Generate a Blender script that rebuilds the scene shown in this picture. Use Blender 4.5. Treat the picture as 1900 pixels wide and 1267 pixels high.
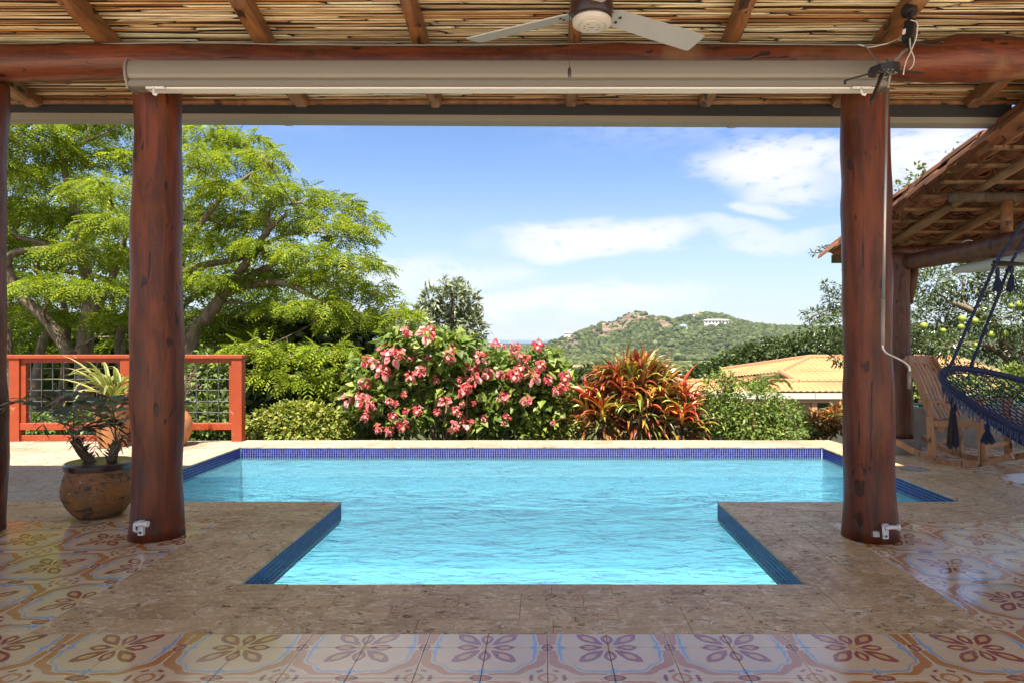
import bpy, math, random
import numpy as np
from mathutils import Vector, Matrix, noise as mnoise

# ------------------------------------------------------------------ camera, world, sun, exposure
scene = bpy.context.scene
for o in list(bpy.data.objects): bpy.data.objects.remove(o)
COL = scene.collection
FPX, CX, CY, EYE = 1265.0, 1005.0, 628.0, 1.26      # photograph: focal length in px, vanishing point, eye height
cam_d = bpy.data.cameras.new("camera"); cam = bpy.data.objects.new("camera", cam_d); COL.objects.link(cam)
cam.location = (0, 0, EYE); cam.rotation_euler = (math.radians(90), 0, 0)
cam_d.sensor_width = 36; cam_d.lens = 36 * FPX / 1900
cam_d.shift_x = -(CX - 950) / 1900; cam_d.shift_y = -(633.5 - CY) / 1900
cam_d.clip_start = 0.05; cam_d.clip_end = 120000
scene.camera = cam

SUN_TRAVEL = Vector((0.05, 0.456, -1.0)).normalized()
sun_d = bpy.data.lights.new("sun", 'SUN'); sun = bpy.data.objects.new("sun", sun_d); COL.objects.link(sun)
sun_d.energy = 3.65; sun_d.angle = math.radians(0.55); sun_d.color = (1.0, 0.93, 0.81)
sun.rotation_euler = SUN_TRAVEL.to_track_quat('-Z', 'Y').to_euler(); sun.location = (0, -5, 12)
scene.view_settings.view_transform = 'Standard'; scene.view_settings.look = 'None'
scene.view_settings.exposure = 1.92; scene.view_settings.gamma = 1.0
scene.view_settings.use_curve_mapping = False
scene.render.engine = 'CYCLES'
cy = scene.cycles
cy.use_denoising = True; cy.max_bounces = 9; cy.diffuse_bounces = 5; cy.glossy_bounces = 4
cy.transmission_bounces = 5; cy.transparent_max_bounces = 12; cy.volume_bounces = 0
cy.caustics_reflective = False; cy.caustics_refractive = False; cy.sample_clamp_indirect = 8

# ------------------------------------------------------------------ node expression helper
class E:
    nt = None
    def __init__(s, sock): s.s = sock
    @staticmethod
    def m(op, *a, clamp=False):
        n = E.nt.nodes.new('ShaderNodeMath'); n.operation = op; n.use_clamp = clamp
        for i, v in enumerate(a):
            if isinstance(v, E): E.nt.links.new(v.s, n.inputs[i])
            else: n.inputs[i].default_value = float(v)
        return E(n.outputs[0])
    def __add__(s, o): return E.m('ADD', s, o)
    __radd__ = __add__
    def __sub__(s, o): return E.m('SUBTRACT', s, o)
    def __rsub__(s, o): return E.m('SUBTRACT', o, s)
    def __mul__(s, o): return E.m('MULTIPLY', s, o)
    __rmul__ = __mul__
    def __truediv__(s, o): return E.m('DIVIDE', s, o)
    def __rtruediv__(s, o): return E.m('DIVIDE', o, s)
def eabs(a): return E.m('ABSOLUTE', a)
def emin(a, b): return E.m('MINIMUM', a, b)
def emax(a, b): return E.m('MAXIMUM', a, b)
def esqrt(a): return E.m('SQRT', emax(a, 0.0))
def esin(a): return E.m('SINE', a)
def epow(a, b): return E.m('POWER', emax(a, 0.0), b)
def eatan2(a, b): return E.m('ARCTAN2', a, b)
def eclamp(a): return E.m('ADD', a, 0.0, clamp=True)
def estep(lo, hi, x):                # smooth 0..1 from lo to hi
    n = E.nt.nodes.new('ShaderNodeMapRange'); n.interpolation_type = 'SMOOTHSTEP'
    E.nt.links.new(x.s, n.inputs['Value'])
    n.inputs['From Min'].default_value = lo; n.inputs['From Max'].default_value = hi
    return E(n.outputs[0])
def ein(d, w): return 1.0 - estep(-w, w, d)      # 1 inside (d<0)

class Mat:
    """small wrapper round a node tree"""
    def __init__(s, name, world=False):
        if world:
            s.m = bpy.data.worlds.new(name)
        else:
            s.m = bpy.data.materials.new(name)
        s.m.use_nodes = True; s.nt = s.m.node_tree; s.nt.nodes.clear(); E.nt = s.nt
        s.out = s.nt.nodes.new('ShaderNodeOutputWorld' if world else 'ShaderNodeOutputMaterial')
    def n(s, t, **kw):
        nd = s.nt.nodes.new(t)
        for k, v in kw.items(): setattr(nd, k, v)
        return nd
    def l(s, a, b):
        if isinstance(a, E): a = a.s
        s.nt.links.new(a, b)
    def coord(s, kind='Object'):
        return s.n('ShaderNodeTexCoord').outputs[kind]
    def pos(s): return s.n('ShaderNodeNewGeometry').outputs['Position']
    def mapv(s, v, sc=(1, 1, 1), loc=(0, 0, 0), rot=(0, 0, 0)):
        n = s.n('ShaderNodeMapping'); s.l(v, n.inputs[0])
        n.inputs['Scale'].default_value = sc; n.inputs['Location'].default_value = loc; n.inputs['Rotation'].default_value = rot
        return n.outputs[0]
    def noise(s, v, scale, detail=3, rough=0.55, dist=0.0):
        n = s.n('ShaderNodeTexNoise'); s.l(v, n.inputs['Vector'])
        n.inputs['Scale'].default_value = scale; n.inputs['Detail'].default_value = detail
        n.inputs['Roughness'].default_value = rough; n.inputs['Distortion'].default_value = dist
        return E(n.outputs['Fac'])
    def vor(s, v, scale, feature='F1'):
        n = s.n('ShaderNodeTexVoronoi', feature=feature); s.l(v, n.inputs['Vector']); n.inputs['Scale'].default_value = scale
        return E(n.outputs['Distance'])
    def rgb(s, c):
        n = s.n('ShaderNodeRGB'); n.outputs[0].default_value = (*c, 1); return n.outputs[0]
    def mix(s, f, a, b, mode='MIX'):
        n = s.n('ShaderNodeMix', data_type='RGBA', blend_type=mode)
        if isinstance(f, (int, float)): n.inputs[0].default_value = f
        else: s.l(f, n.inputs[0])
        for i, v in ((6, a), (7, b)):
            if isinstance(v, tuple): n.inputs[i].default_value = (*v, 1)
            else: s.l(v, n.inputs[i])
        return n.outputs[2]
    def sep(s, v):
        n = s.n('ShaderNodeSeparateXYZ'); s.l(v, n.inputs[0]); return [E(o) for o in n.outputs]
    def comb(s, a, b, c=0.0):
        n = s.n('ShaderNodeCombineXYZ')
        for i, v in enumerate((a, b, c)):
            if isinstance(v, E): s.l(v, n.inputs[i])
            else: n.inputs[i].default_value = v
        return n.outputs[0]
    def bump(s, h, strength=0.4, dist=0.01, normal=None):
        n = s.n('ShaderNodeBump'); s.l(h, n.inputs['Height']); n.inputs['Strength'].default_value = strength
        n.inputs['Distance'].default_value = dist
        if normal is not None: s.l(normal, n.inputs['Normal'])
        return n.outputs[0]
    def bsdf(s, col, rough=0.6, metal=0.0, spec=0.5, normal=None, coat=0.0, out=True):
        b = s.n('ShaderNodeBsdfPrincipled')
        for k, v in (('Base Color', col), ('Roughness', rough), ('Metallic', metal), ('Specular IOR Level', spec), ('Coat Weight', coat)):
            if isinstance(v, tuple): b.inputs[k].default_value = (*v, 1)
            elif isinstance(v, (int, float)): b.inputs[k].default_value = v
            else: s.l(v, b.inputs[k])
        b.inputs['Coat Roughness'].default_value = 0.15
        if normal is not None: s.l(normal, b.inputs['Normal'])
        if out: s.l(b.outputs[0], s.out.inputs['Surface'])
        return b

# ---- world: Nishita sky, thin procedural clouds on the directions
W = Mat("World", world=True); scene.world = W.m
sky = W.n('ShaderNodeTexSky', sky_type='NISHITA'); sky.sun_disc = False
sky.sun_elevation = math.asin(-SUN_TRAVEL.z)
sky.sun_rotation = math.atan2(-SUN_TRAVEL.x, -SUN_TRAVEL.y)
sky.altitude = 40; sky.air_density = 1.0; sky.dust_density = 0.1; sky.ozone_density = 2.2
dirv = W.coord('Generated')
dx, dy, dz = W.sep(dirv)
ay = emax(eabs(dy), 0.05)
u_, v_ = dx / ay, dz / ay
warp = W.noise(W.mapv(dirv, (5, 5, 14)), 1.0, 2, 0.6)
warp2 = W.noise(W.mapv(dirv, (5, 5, 12), (3.1, 1.7, 0.4)), 1.0, 2, 0.6)
uu, vv = u_ + (warp - 0.5) * 0.30, v_ + (warp2 - 0.5) * 0.10
cov = None
for (cu, cv, ru, rv, w) in ((.09, .142, .17, .032, .95), (-.19, .095, .16, .034, .62), (.36, .255, .13, .050, .95),
                            (.60, .275, .17, .055, 1.0), (.05, .052, .20, .020, .75), (.31, .152, .12, .022, .6), (.32, .20, .05, .014, .7),
                            ):
    a_ = (uu - cu) / ru; b_ = (vv - cv) / rv
    g = ein(a_ * a_ + b_ * b_ - 0.8, 0.8) * w
    cov = g if cov is None else emax(cov, g)
wide = W.noise(W.mapv(dirv, (2.2, 2.2, 3.4), (7.7, 2.1, 0)), 1.0, 1, 0.5)            # extra cloud added outside the view, to whiten the sky's fill light
inview = ein(eabs(u_ + 0.10) - 0.75, 0.25) * ein(v_ - 0.36, 0.12) * estep(-0.05, 0.05, dy)
cov = emax(cov, (1.0 - inview) * estep(0.40, 0.58, wide) * estep(0.0, 0.1, dz))
puff = W.noise(W.mapv(dirv, (9, 9, 24), (0, 0, 0), (0, 0.25, 0)), 3.2, 5, 0.62, 0.0)
cl = eclamp(cov * estep(0.30, 0.60, puff + cov * 0.14))
hz = eclamp(ein(v_ - 0.10, 0.20) * 0.97)                        # pale veil low over the sea
cl = eclamp(cl * 0.95)
bgsky = W.n('ShaderNodeBackground'); W.l(W.mix(1.0, sky.outputs[0], (0.80, 0.88, 1.08), 'MULTIPLY'), bgsky.inputs[0]); bgsky.inputs[1].default_value = 0.050
bgcl = W.n('ShaderNodeBackground'); bgcl.inputs[0].default_value = (0.98, 0.98, 1.0, 1); bgcl.inputs[1].default_value = 0.29
ms = W.n('ShaderNodeMixShader'); W.l(cl, ms.inputs[0]); W.l(bgsky.outputs[0], ms.inputs[1]); W.l(bgcl.outputs[0], ms.inputs[2])
bghz = W.n('ShaderNodeBackground'); bghz.inputs[0].default_value = (0.78, 0.87, 1.0, 1); bghz.inputs[1].default_value = 0.25
ms2 = W.n('ShaderNodeMixShader'); W.l(hz, ms2.inputs[0]); W.l(bgsky.outputs[0], ms2.inputs[1]); W.l(bghz.outputs[0], ms2.inputs[2]); W.l(ms2.outputs[0], ms.inputs[1])
W.l(ms.outputs[0], W.out.inputs['Surface'])

# ------------------------------------------------------------------ helpers
random.seed(7); RNG = np.random.default_rng(7)
PI = math.pi
def P(px, py, d): return Vector(((px - CX) * d / FPX, d, EYE - (py - CY) * d / FPX))   # photo pixel at a chosen distance
def tag(o, label=None, cat=None, group=None, kind=None):
    if label: o['label'] = label
    if cat: o['category'] = cat
    if group: o['group'] = group
    if kind: o['kind'] = kind
    return o
def empty(name, loc=(0, 0, 0), rz=0.0):
    o = bpy.data.objects.new(name, None); COL.objects.link(o); o.location = loc; o.rotation_euler = (0, 0, rz)
    o.empty_display_size = 0.1; return o
def thing(name, label, cat, loc=(0, 0, 0), rz=0.0, group=None):
    return tag(empty(name, loc, rz), label, cat, group)
def link(name, me, parent=None, loc=None, rot=None, scale=None):
    o = bpy.data.objects.new(name, me); COL.objects.link(o)
    if parent is not None: o.parent = parent
    if loc is not None: o.location = loc
    if rot is not None: o.rotation_euler = rot
    if scale is not None: o.scale = scale
    return o

class MB:
    def __init__(s): s.v = []; s.f = []; s.c = []; s.uv = None
    def add(s, vs, fs, col=None):
        b = len(s.v); s.v += [tuple(v) for v in vs]; s.f += [tuple(i + b for i in f) for f in fs]
        s.c += [col or (1, 1, 1)] * len(vs); return s
    def box(s, x0, x1, y0, y1, z0, z1, col=None):
        return s.add([(x0, y0, z0), (x1, y0, z0), (x1, y1, z0), (x0, y1, z0), (x0, y0, z1), (x1, y0, z1), (x1, y1, z1), (x0, y1, z1)],
                     [(0, 3, 2, 1), (4, 5, 6, 7), (0, 1, 5, 4), (1, 2, 6, 5), (2, 3, 7, 6), (3, 0, 4, 7)], col)
    def bbox(s, x0, x1, y0, y1, z0, z1, b=0.004, col=None):      # box with chamfered upper edge
        vs = []
        for z, i in ((z0, 0), (z1 - b, 0), (z1, b)):
            vs += [(x0 + i, y0 + i, z), (x1 - i, y0 + i, z), (x1 - i, y1 - i, z), (x0 + i, y1 - i, z)]
        fs = [(0, 3, 2, 1), (8, 9, 10, 11)]
        for k in (0, 4):
            for i in range(4): j = (i + 1) % 4; fs.append((k + i, k + j, k + 4 + j, k + 4 + i))
        return s.add(vs, fs, col)
    def beam(s, a, b, w, h, up=(0, 0, 1), col=None, taper=1.0):       # rectangular bar from a to b, w across, h along up
        a, b = Vector(a), Vector(b); d = (b - a).normalized(); up = Vector(up)
        sd = d.cross(up)
        if sd.length < 1e-4: sd = d.cross(Vector((1, 0, 0)))
        sd.normalize(); up = sd.cross(d).normalized(); vs = []
        for p, k in ((a, 1.0), (b, taper)):
            for i, j in ((-1, -1), (1, -1), (1, 1), (-1, 1)): vs.append(p + sd * (i * w / 2 * k) + up * (j * h / 2 * k))
        return s.add(vs, [(0, 1, 2, 3), (7, 6, 5, 4), (0, 4, 5, 1), (1, 5, 6, 2), (2, 6, 7, 3), (3, 7, 4, 0)], col)
    def tube(s, pts, rad, seg=10, wob=0.0, wf=3.0, col=None, caps=True, seed=0.0, ell=1.0):
        pts = [Vector(p) for p in pts]; n = len(pts)
        if not isinstance(rad, (list, tuple)): rad = [rad] * n
        t0 = (pts[1] - pts[0]).normalized()
        ref = Vector((0, 0, 1)) if abs(t0.z) < 0.9 else Vector((1, 0, 0))
        nx = t0.cross(ref).normalized(); vs = []
        for i in range(n):
            t = (pts[min(i + 1, n - 1)] - pts[max(i - 1, 0)])
            t = t.normalized() if t.length > 1e-9 else t0
            nx = (nx - t * nx.dot(t))
            nx = nx.normalized() if nx.length > 1e-6 else t.cross(ref).normalized()
            ny = t.cross(nx)
            for k in range(seg):
                a = 2 * PI * k / seg; dv = nx * math.cos(a) + ny * math.sin(a) * ell
                r = rad[i]
                if wob:
                    q = (pts[i] + dv * rad[i]) * wf + Vector((seed, seed * 1.7, 0))
                    r *= 1 + wob * mnoise.noise(q) + wob * 0.5 * mnoise.noise(q * 2.3)
                vs.append(pts[i] + dv * r)
        fs = []
        for i in range(n - 1):
            for k in range(seg):
                k2 = (k + 1) % seg; fs.append((i * seg + k, i * seg + k2, (i + 1) * seg + k2, (i + 1) * seg + k))
        if caps: fs += [tuple(range(seg))[::-1], tuple((n - 1) * seg + k for k in range(seg))]
        return s.add(vs, fs, col)
    def lathe(s, prof, seg=28, c=(0, 0, 0), wob=0.0, col=None):
        vs = []
        for r, z in prof:
            for k in range(seg):
                a = 2 * PI * k / seg; rr = r
                if wob: rr = r * (1 + wob * mnoise.noise(Vector((math.cos(a) * 1.3, math.sin(a) * 1.3, z * 4 + c[0]))))
                vs.append((c[0] + rr * math.cos(a), c[1] + rr * math.sin(a), c[2] + z))
        n = len(prof); fs = []
        for i in range(n - 1):
            for k in range(seg):
                k2 = (k + 1) % seg; fs.append((i * seg + k, i * seg + k2, (i + 1) * seg + k2, (i + 1) * seg + k))
        fs += [tuple(range(seg))[::-1], tuple((n - 1) * seg + k for k in range(seg))]
        return s.add(vs, fs, col)
    def mesh(s, name, mat, smooth=False, color=False):
        me = bpy.data.meshes.new(name); me.from_pydata(s.v, [], s.f)
        if mat: me.materials.append(mat)
        if smooth: me.polygons.foreach_set('use_smooth', [True] * len(me.polygons))
        if color:
            a = me.color_attributes.new('Col', 'FLOAT_COLOR', 'POINT')
            arr = np.ones((len(s.v), 4), np.float32); arr[:, :3] = np.array(s.c, np.float32); a.data.foreach_set('color', arr.ravel())
        me.update(); return me
    def build(s, name, mat, parent=None, smooth=False, color=False, loc=None, rot=None):
        return link(name, s.mesh(name, mat, smooth, color), parent, loc, rot)

def smooth_sharp(o, deg=40):
    o.data.polygons.foreach_set('use_smooth', [True] * len(o.data.polygons))
    try: o.data.set_sharp_from_angle(angle=math.radians(deg))
    except Exception: pass
    return o

def catmull(pts, n=6):
    pts = [Vector(p) for p in pts]; out = []
    for i in range(len(pts) - 1):
        p0 = pts[max(i - 1, 0)]; p1 = pts[i]; p2 = pts[i + 1]; p3 = pts[min(i + 2, len(pts) - 1)]
        for k in range(n):
            t = k / n
            out.append(0.5 * ((2 * p1) + (p2 - p0) * t + (2 * p0 - 5 * p1 + 4 * p2 - p3) * t * t + (3 * p1 - p0 - 3 * p2 + p3) * t ** 3))
    out.append(pts[-1]); return out
def lin(a, b, n): return [a + (b - a) * i / (n - 1) for i in range(n)]

# ---- bulk leaf meshes (numpy)
def npmesh(name, V, F, mat, cols=None, smooth=False):
    """V (N,3), F (M,k) uniform polygons"""
    me = bpy.data.meshes.new(name); k = F.shape[1]
    me.vertices.add(len(V)); me.vertices.foreach_set('co', V.astype(np.float32).ravel())
    me.loops.add(F.size); me.loops.foreach_set('vertex_index', F.astype(np.int32).ravel())
    me.polygons.add(len(F)); me.polygons.foreach_set('loop_start', np.arange(0, F.size, k, dtype=np.int32))
    try: me.polygons.foreach_set('loop_total', np.full(len(F), k, np.int32))
    except Exception: pass
    me.polygons.foreach_set('use_smooth', np.full(len(F), smooth, dtype=bool))
    if mat: me.materials.append(mat)
    if cols is not None:
        a = me.color_attributes.new('Col', 'FLOAT_COLOR', 'POINT')
        arr = np.ones((len(V), 4), np.float32); arr[:, :3] = cols; a.data.foreach_set('color', arr.ravel())
    me.update(calc_edges=True); me.validate(); return me
def frames(fwd, up):
    f = fwd / np.maximum(np.linalg.norm(fwd, axis=1, keepdims=True), 1e-9)
    sd = np.cross(f, up); sd /= np.maximum(np.linalg.norm(sd, axis=1, keepdims=True), 1e-6)
    u = np.cross(sd, f); return np.stack([sd, f, u], axis=2)          # columns side, forward, up
def scatter(name, tv, tf, pos, R, sc, col, mat, parent=None, kind=None):
    n, k = len(pos), len(tv)
    V = np.einsum('nij,kj->nki', R, tv) * sc[:, None, None] + pos[:, None, :]
    F = (tf[None, :, :] + (np.arange(n) * k)[:, None, None]).reshape(-1, tf.shape[1])
    C = np.repeat(col, k, axis=0)
    o = link(name, npmesh(name, V.reshape(-1, 3), F, mat, C), parent)
    if kind: o['kind'] = kind
    return o
def rvec(n): v = RNG.normal(size=(n, 3)); return v / np.linalg.norm(v, axis=1, keepdims=True)
def mixcol(cols, n, jit=0.18):
    c = np.array(cols, float); a = c[RNG.integers(0, len(c), n)]; b = c[RNG.integers(0, len(c), n)]
    t = RNG.random((n, 1)); r = a * t + b * (1 - t); return r * (1 + jit * RNG.normal(size=(n, 1))).clip(0.4, 1.8)

# leaf templates: forward +Y, up +Z
def t_leaf(w=0.32, fold=0.10, droop=0.12):
    v = np.array([(0, 0, 0), (-w, .42, fold), (0, .45, 0), (w, .42, fold), (0, 1, -droop)], float)
    return v, np.array([(0, 2, 1), (0, 3, 2), (1, 2, 4), (2, 3, 4)])
def t_frond(n=5, L=1.0, pl=0.44, w=0.078, droop=0.40):
    v, f = [], []
    for i in range(n):
        t = 0.12 + 0.88 * i / (n - 1); y = t * L; z = -droop * t * t
        ln = pl * (1 - 0.55 * abs(t - 0.45) / 0.55)
        for sg in (-1, 1):
            b = len(v)
            dxy = np.array([sg * 0.86, 0.5]); e = dxy * ln
            v += [(0, y - w * .5, z), (e[0] * .6, y + e[1] * .6 - w, z - ln * .10), (e[0], y + e[1], z - ln * .34), (e[0] * .5, y + e[1] * .5 + w, z - ln * .06)]
            f.append((b, b + 1, b + 2, b + 3))
    return np.array(v, float), np.array(f)
LEAF_V, LEAF_F = t_leaf(); LEAFN_V, LEAFN_F = t_leaf(0.17, 0.05, 0.15); LEAFW_V, LEAFW_F = t_leaf(0.40, 0.10, 0.25)
FROND_V, FROND_F = t_frond()

def blob_points(blobs, n, shell=0.55, flat=False):
    """points through ellipsoid blobs ((x,y,z),(rx,ry,rz)), denser to the outside; returns pos, outward"""
    c = np.array([b[0] for b in blobs], float); r = np.array([b[1] for b in blobs], float)
    vol = (r[:, 0] * r[:, 1] * r[:, 2]) ** (2 / 3.); idx = RNG.choice(len(blobs), n, p=vol / vol.sum())
    d = rvec(n); rad = (shell + (1 - shell) * RNG.random(n) ** 0.6)[:, None] * (1 + 0.10 * RNG.normal(size=(n, 1)))
    return c[idx] + d * r[idx] * rad, d
def leafmass(name, blobs, n, size, cols, mat, parent, tmpl=(LEAF_V, LEAF_F), up=0.6, rnd=0.7, shell=0.5, zmin=None, jit=0.18):
    p, d = blob_points(blobs, n, shell)
    if zmin is not None:
        k = p[:, 2] > zmin; p, d = p[k], d[k]
    n = len(p)
    fw = d + rvec(n) * rnd + np.array([0, 0, -0.15]); u = np.array([0, 0, 1.0]) * up + d * 0.5 + rvec(n) * 0.6
    sc = size * (0.65 + 0.7 * RNG.random(n))
    return scatter(name, tmpl[0], tmpl[1], p, frames(fw, u), sc, mixcol(cols, n, jit), mat, parent)
# ------------------------------------------------------------------ materials
def m_plain(name, col, rough=0.6, metal=0.0, var=0.12, scale=8.0, bump=0.0, spec=0.5, coat=0.0):
    M = Mat(name); p = M.coord('Object'); nz = M.noise(p, scale, 4, 0.6)
    c = M.mix(nz, tuple(x * (1 - var) for x in col), tuple(min(1, x * (1 + var)) for x in col))
    M.bsdf(c, rough, metal, spec, M.bump(M.noise(p, scale * 4, 3), bump, 0.004) if bump else None, coat); return M.m
def m_leaf(name, rough=0.45, trans=0.32, spec=0.4, tint=(1, 1, 1)):
    M = Mat(name); a = M.n('ShaderNodeAttribute', attribute_name='Col'); col = a.outputs['Color']
    if tint != (1, 1, 1): col = M.mix(1.0, col, tint, 'MULTIPLY')
    b = M.bsdf(col, rough, 0, spec, out=False)
    t = M.n('ShaderNodeBsdfTranslucent'); M.l(M.mix(1.0, col, (1.15, 1.15, 0.55), 'MULTIPLY'), t.inputs[0])
    x = M.n('ShaderNodeMixShader'); x.inputs[0].default_value = trans; M.l(b.outputs[0], x.inputs[1]); M.l(t.outputs[0], x.inputs[2])
    M.l(x.outputs[0], M.out.inputs['Surface']); return M.m
def m_attr(name, rough=0.5, spec=0.5, metal=0.0, bumpscale=0, bump=0.2):
    M = Mat(name); a = M.n('ShaderNodeAttribute', attribute_name='Col')
    M.bsdf(a.outputs['Color'], rough, metal, spec, M.bump(M.noise(M.coord('Object'), bumpscale, 3), bump, 0.003) if bumpscale else None); return M.m

def m_log(name, dark, mid, red, rough=0.38, along=2):
    """varnished tree trunk: streaks along the grain, dark knots, worn lighter patches"""
    M = Mat(name); p = M.coord('Object'); st = [9, 9, 9]; st[along] = 1.1
    oi = M.n('ShaderNodeObjectInfo').outputs['Random']
    streak = M.noise(M.mapv(p, tuple(st)), 1.6, 6, 0.65, 0.6)
    fine = M.noise(M.mapv(p, tuple(x * 5 for x in st)), 1.3, 3, 0.6)
    patch = M.noise(p, 1.7, 4, 0.6, 0.4)
    st2 = [10, 10, 10]; st2[along] = 4.5
    knots = M.noise(M.mapv(p, tuple(st2), (4.1, 2.7, 1.3)), 1.2, 2, 0.5)
    c = M.mix(estep(0.32, 0.68, streak), dark, red)
    c = M.mix(estep(0.52, 0.72, patch) * 0.7, c, mid)
    c = M.mix(estep(0.63, 0.69, knots) * 0.8, c, (0.012, 0.007, 0.005))
    c = M.mix((fine - 0.5) * 0.8, c, dark)
    r = rough + 0.25 * estep(0.45, 0.75, patch)
    st3 = [34, 34, 34]; st3[along] = 1.3; crack = estep(0.665, 0.69, M.noise(M.mapv(p, tuple(st3), (1.7, 9.1, 3.3)), 1.0, 3, 0.6))
    spk = estep(0.60, 0.72, M.noise(p, 26, 4, 0.7))
    c = M.mix(crack * 0.8, c, (0.012, 0.007, 0.005)); c = M.mix(spk * 0.35, c, mid)
    h = streak * 0.5 - crack * 0.8 + fine * 0.25 - estep(0.64, 0.70, knots) * 0.3
    M.bsdf(c, r, 0, 0.35, M.bump(h, 0.6, 0.016), 0.0); return M.m
M_POST = m_log('varnished_red_log', (0.050, 0.013, 0.005), (0.150, 0.055, 0.019), (0.155, 0.034, 0.010))
M_BEAM = m_log('varnished_beam_log', (0.055, 0.016, 0.007), (0.24, 0.12, 0.055), (0.170, 0.040, 0.015), 0.36, 0)
M_RAFT = m_log('varnished_rafter', (0.14, 0.060, 0.025), (0.36, 0.22, 0.11), (0.28, 0.125, 0.050), 0.42, 1)
M_RAFT2 = m_log('weathered_pole', (0.13, 0.065, 0.03), (0.28, 0.18, 0.10), (0.22, 0.12, 0.055), 0.55, 1)
M_WPOST = m_log('faded_red_log', (0.055, 0.019, 0.010), (0.15, 0.070, 0.042), (0.13, 0.045, 0.026), 0.45)
M_CHAIR = m_log('light_hardwood', (0.26, 0.125, 0.055), (0.46, 0.27, 0.135), (0.39, 0.20, 0.092), 0.42)

# reeds: colour per cane plus joints
def m_reed():
    M = Mat('dry_reed'); a = M.n('ShaderNodeAttribute', attribute_name='Col'); p = M.coord('Object')
    n = M.noise(M.mapv(p, (3, 60, 60)), 1.0, 4, 0.6)
    c = M.mix(estep(0.35, 0.75, n) * 0.7, a.outputs['Color'], (0.13, 0.055, 0.018))
    M.bsdf(c, 0.42, 0, 0.5); return M.m
M_REED = m_reed()

# cement floor tile: one quarter of a flower per tile, read from the tile's own UV
def m_tile():
    M = Mat('painted_cement_tile'); uvn = M.n('ShaderNodeUVMap', uv_map='UVMap'); p = M.pos()
    jit = M.noise(p, 42, 2, 0.5); jit2 = M.noise(M.mapv(p, (1, 1, 1), (5, 3, 1)), 42, 2, 0.5)
    u, v, _ = M.sep(uvn.outputs[0]); u = u + (jit - 0.5) * 0.045; v = v + (jit2 - 0.5) * 0.045
    r = esqrt(u * u + v * v); th = eatan2(v, u)
    w = 0.008
    def ell(cu, cv, a, b, uu=None, vv=None):
        x = ((uu or u) - cu) / a; y = ((vv or v) - cv) / b; return esqrt(x * x + y * y) - 1.0
    def petal(t0, t1, hw, x, y):          # leaf shape along x from t0 to t1, widest past the middle
        t = (x - t0) / (t1 - t0); wd = hw * epow(esin(eclamp(t) * PI), 0.75) * (0.62 + 0.55 * eclamp(t))
        return eabs(y) - wd
    s2 = 0.70711; xd, yd = (u + v) * s2, (v - u) * s2
    pa = emin(petal(.09, .47, .115, u, v), petal(.09, .47, .115, v, u))
    pd = petal(.12, .70, .135, xd, yd)
    ia = emin(petal(.20, .40, .052, u, v), petal(.20, .40, .052, v, u))
    idd = petal(.30, .57, .068, xd, yd)
    s2t = eabs(esin(th * 2.0))
    rl = 0.70 + 0.20 * epow(s2t, 0.55) + 0.022 * esin(th * 14.0) - 0.03 * epow(s2t, 8.0)
    blue = eabs(r - rl) - (0.021 + 0.009 * esin(th * 5.0 + 1.0))
    cosw = (u / emax(r, 0.01)); cw = cosw * cosw
    oth = 0.015 + 0.074 * epow(s2t, 0.6) * cw + 0.018 * s2t
    orange = emax(eabs(r - rl - 0.055 - oth) - oth, 0.22 - s2t)
    dots = emin(ell(.80, 0, .055, .05), ell(0, .83, .055, .05))
    oval = emin(ell(1.0, 0, .095, .13), ell(0, 1.0, .17, .095))
    iov = emin(ell(1.0, 0, .05, .08), ell(0, 1.0, .11, .05))
    qr = esqrt((1.0 - u) * (1.0 - u) + (1.0 - v) * (1.0 - v)); qt = eatan2(1.0 - v, 1.0 - u)
    ring = eabs(qr - 0.125) - 0.026; ring2 = emax(eabs(qr - 0.25) - 0.028, 0.05 - esin(qt * 7.0 + 0.4))
    cream, mauve, orng, bl, yel = (0.80, 0.63, 0.40), (0.34, 0.075, 0.060), (0.56, 0.235, 0.065), (0.25, 0.44, 0.68), (0.70, 0.45, 0.19)
    c = M.mix(M.noise(p, 5, 4, 0.6), tuple(x * .88 for x in cream), cream)
    c = M.mix(ein(orange, w), c, orng); c = M.mix(ein(blue, w), c, bl)
    c = M.mix(ein(emin(pa, pd), w), c, mauve); c = M.mix(ein(emin(ia, idd), w), c, yel)
    c = M.mix(ein(r - 0.095, w), c, yel)
    c = M.mix(ein(dots, 0.1), c, bl); c = M.mix(ein(oval, 0.08), c, mauve); c = M.mix(ein(iov, 0.1) * 0.5, c, yel)
    c = M.mix(ein(ring, w), c, orng); c = M.mix(ein(ring2, w), c, mauve)
    wear = M.noise(p, 3.2, 6, 0.65, 0.3); oi = E(M.n('ShaderNodeObjectInfo').outputs['Random'])
    c = M.mix(estep(0.45, 0.8, wear) * 0.35, c, (0.48, 0.38, 0.26))
    c = M.mix(estep(0.69, 0.74, M.noise(p, 60, 3, 0.6)) * 0.5, c, (0.12, 0.085, 0.06))
    c = M.mix(oi * 0.10, c, (0.40, 0.30, 0.20))
    rough = 0.10 + 0.18 * estep(0.35, 0.75, wear)
    M.bsdf(c, rough, 0, 0.75, M.bump(M.noise(p, 14, 3), 0.10, 0.004), 0.55); return M.m
M_TILE = m_tile()

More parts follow.
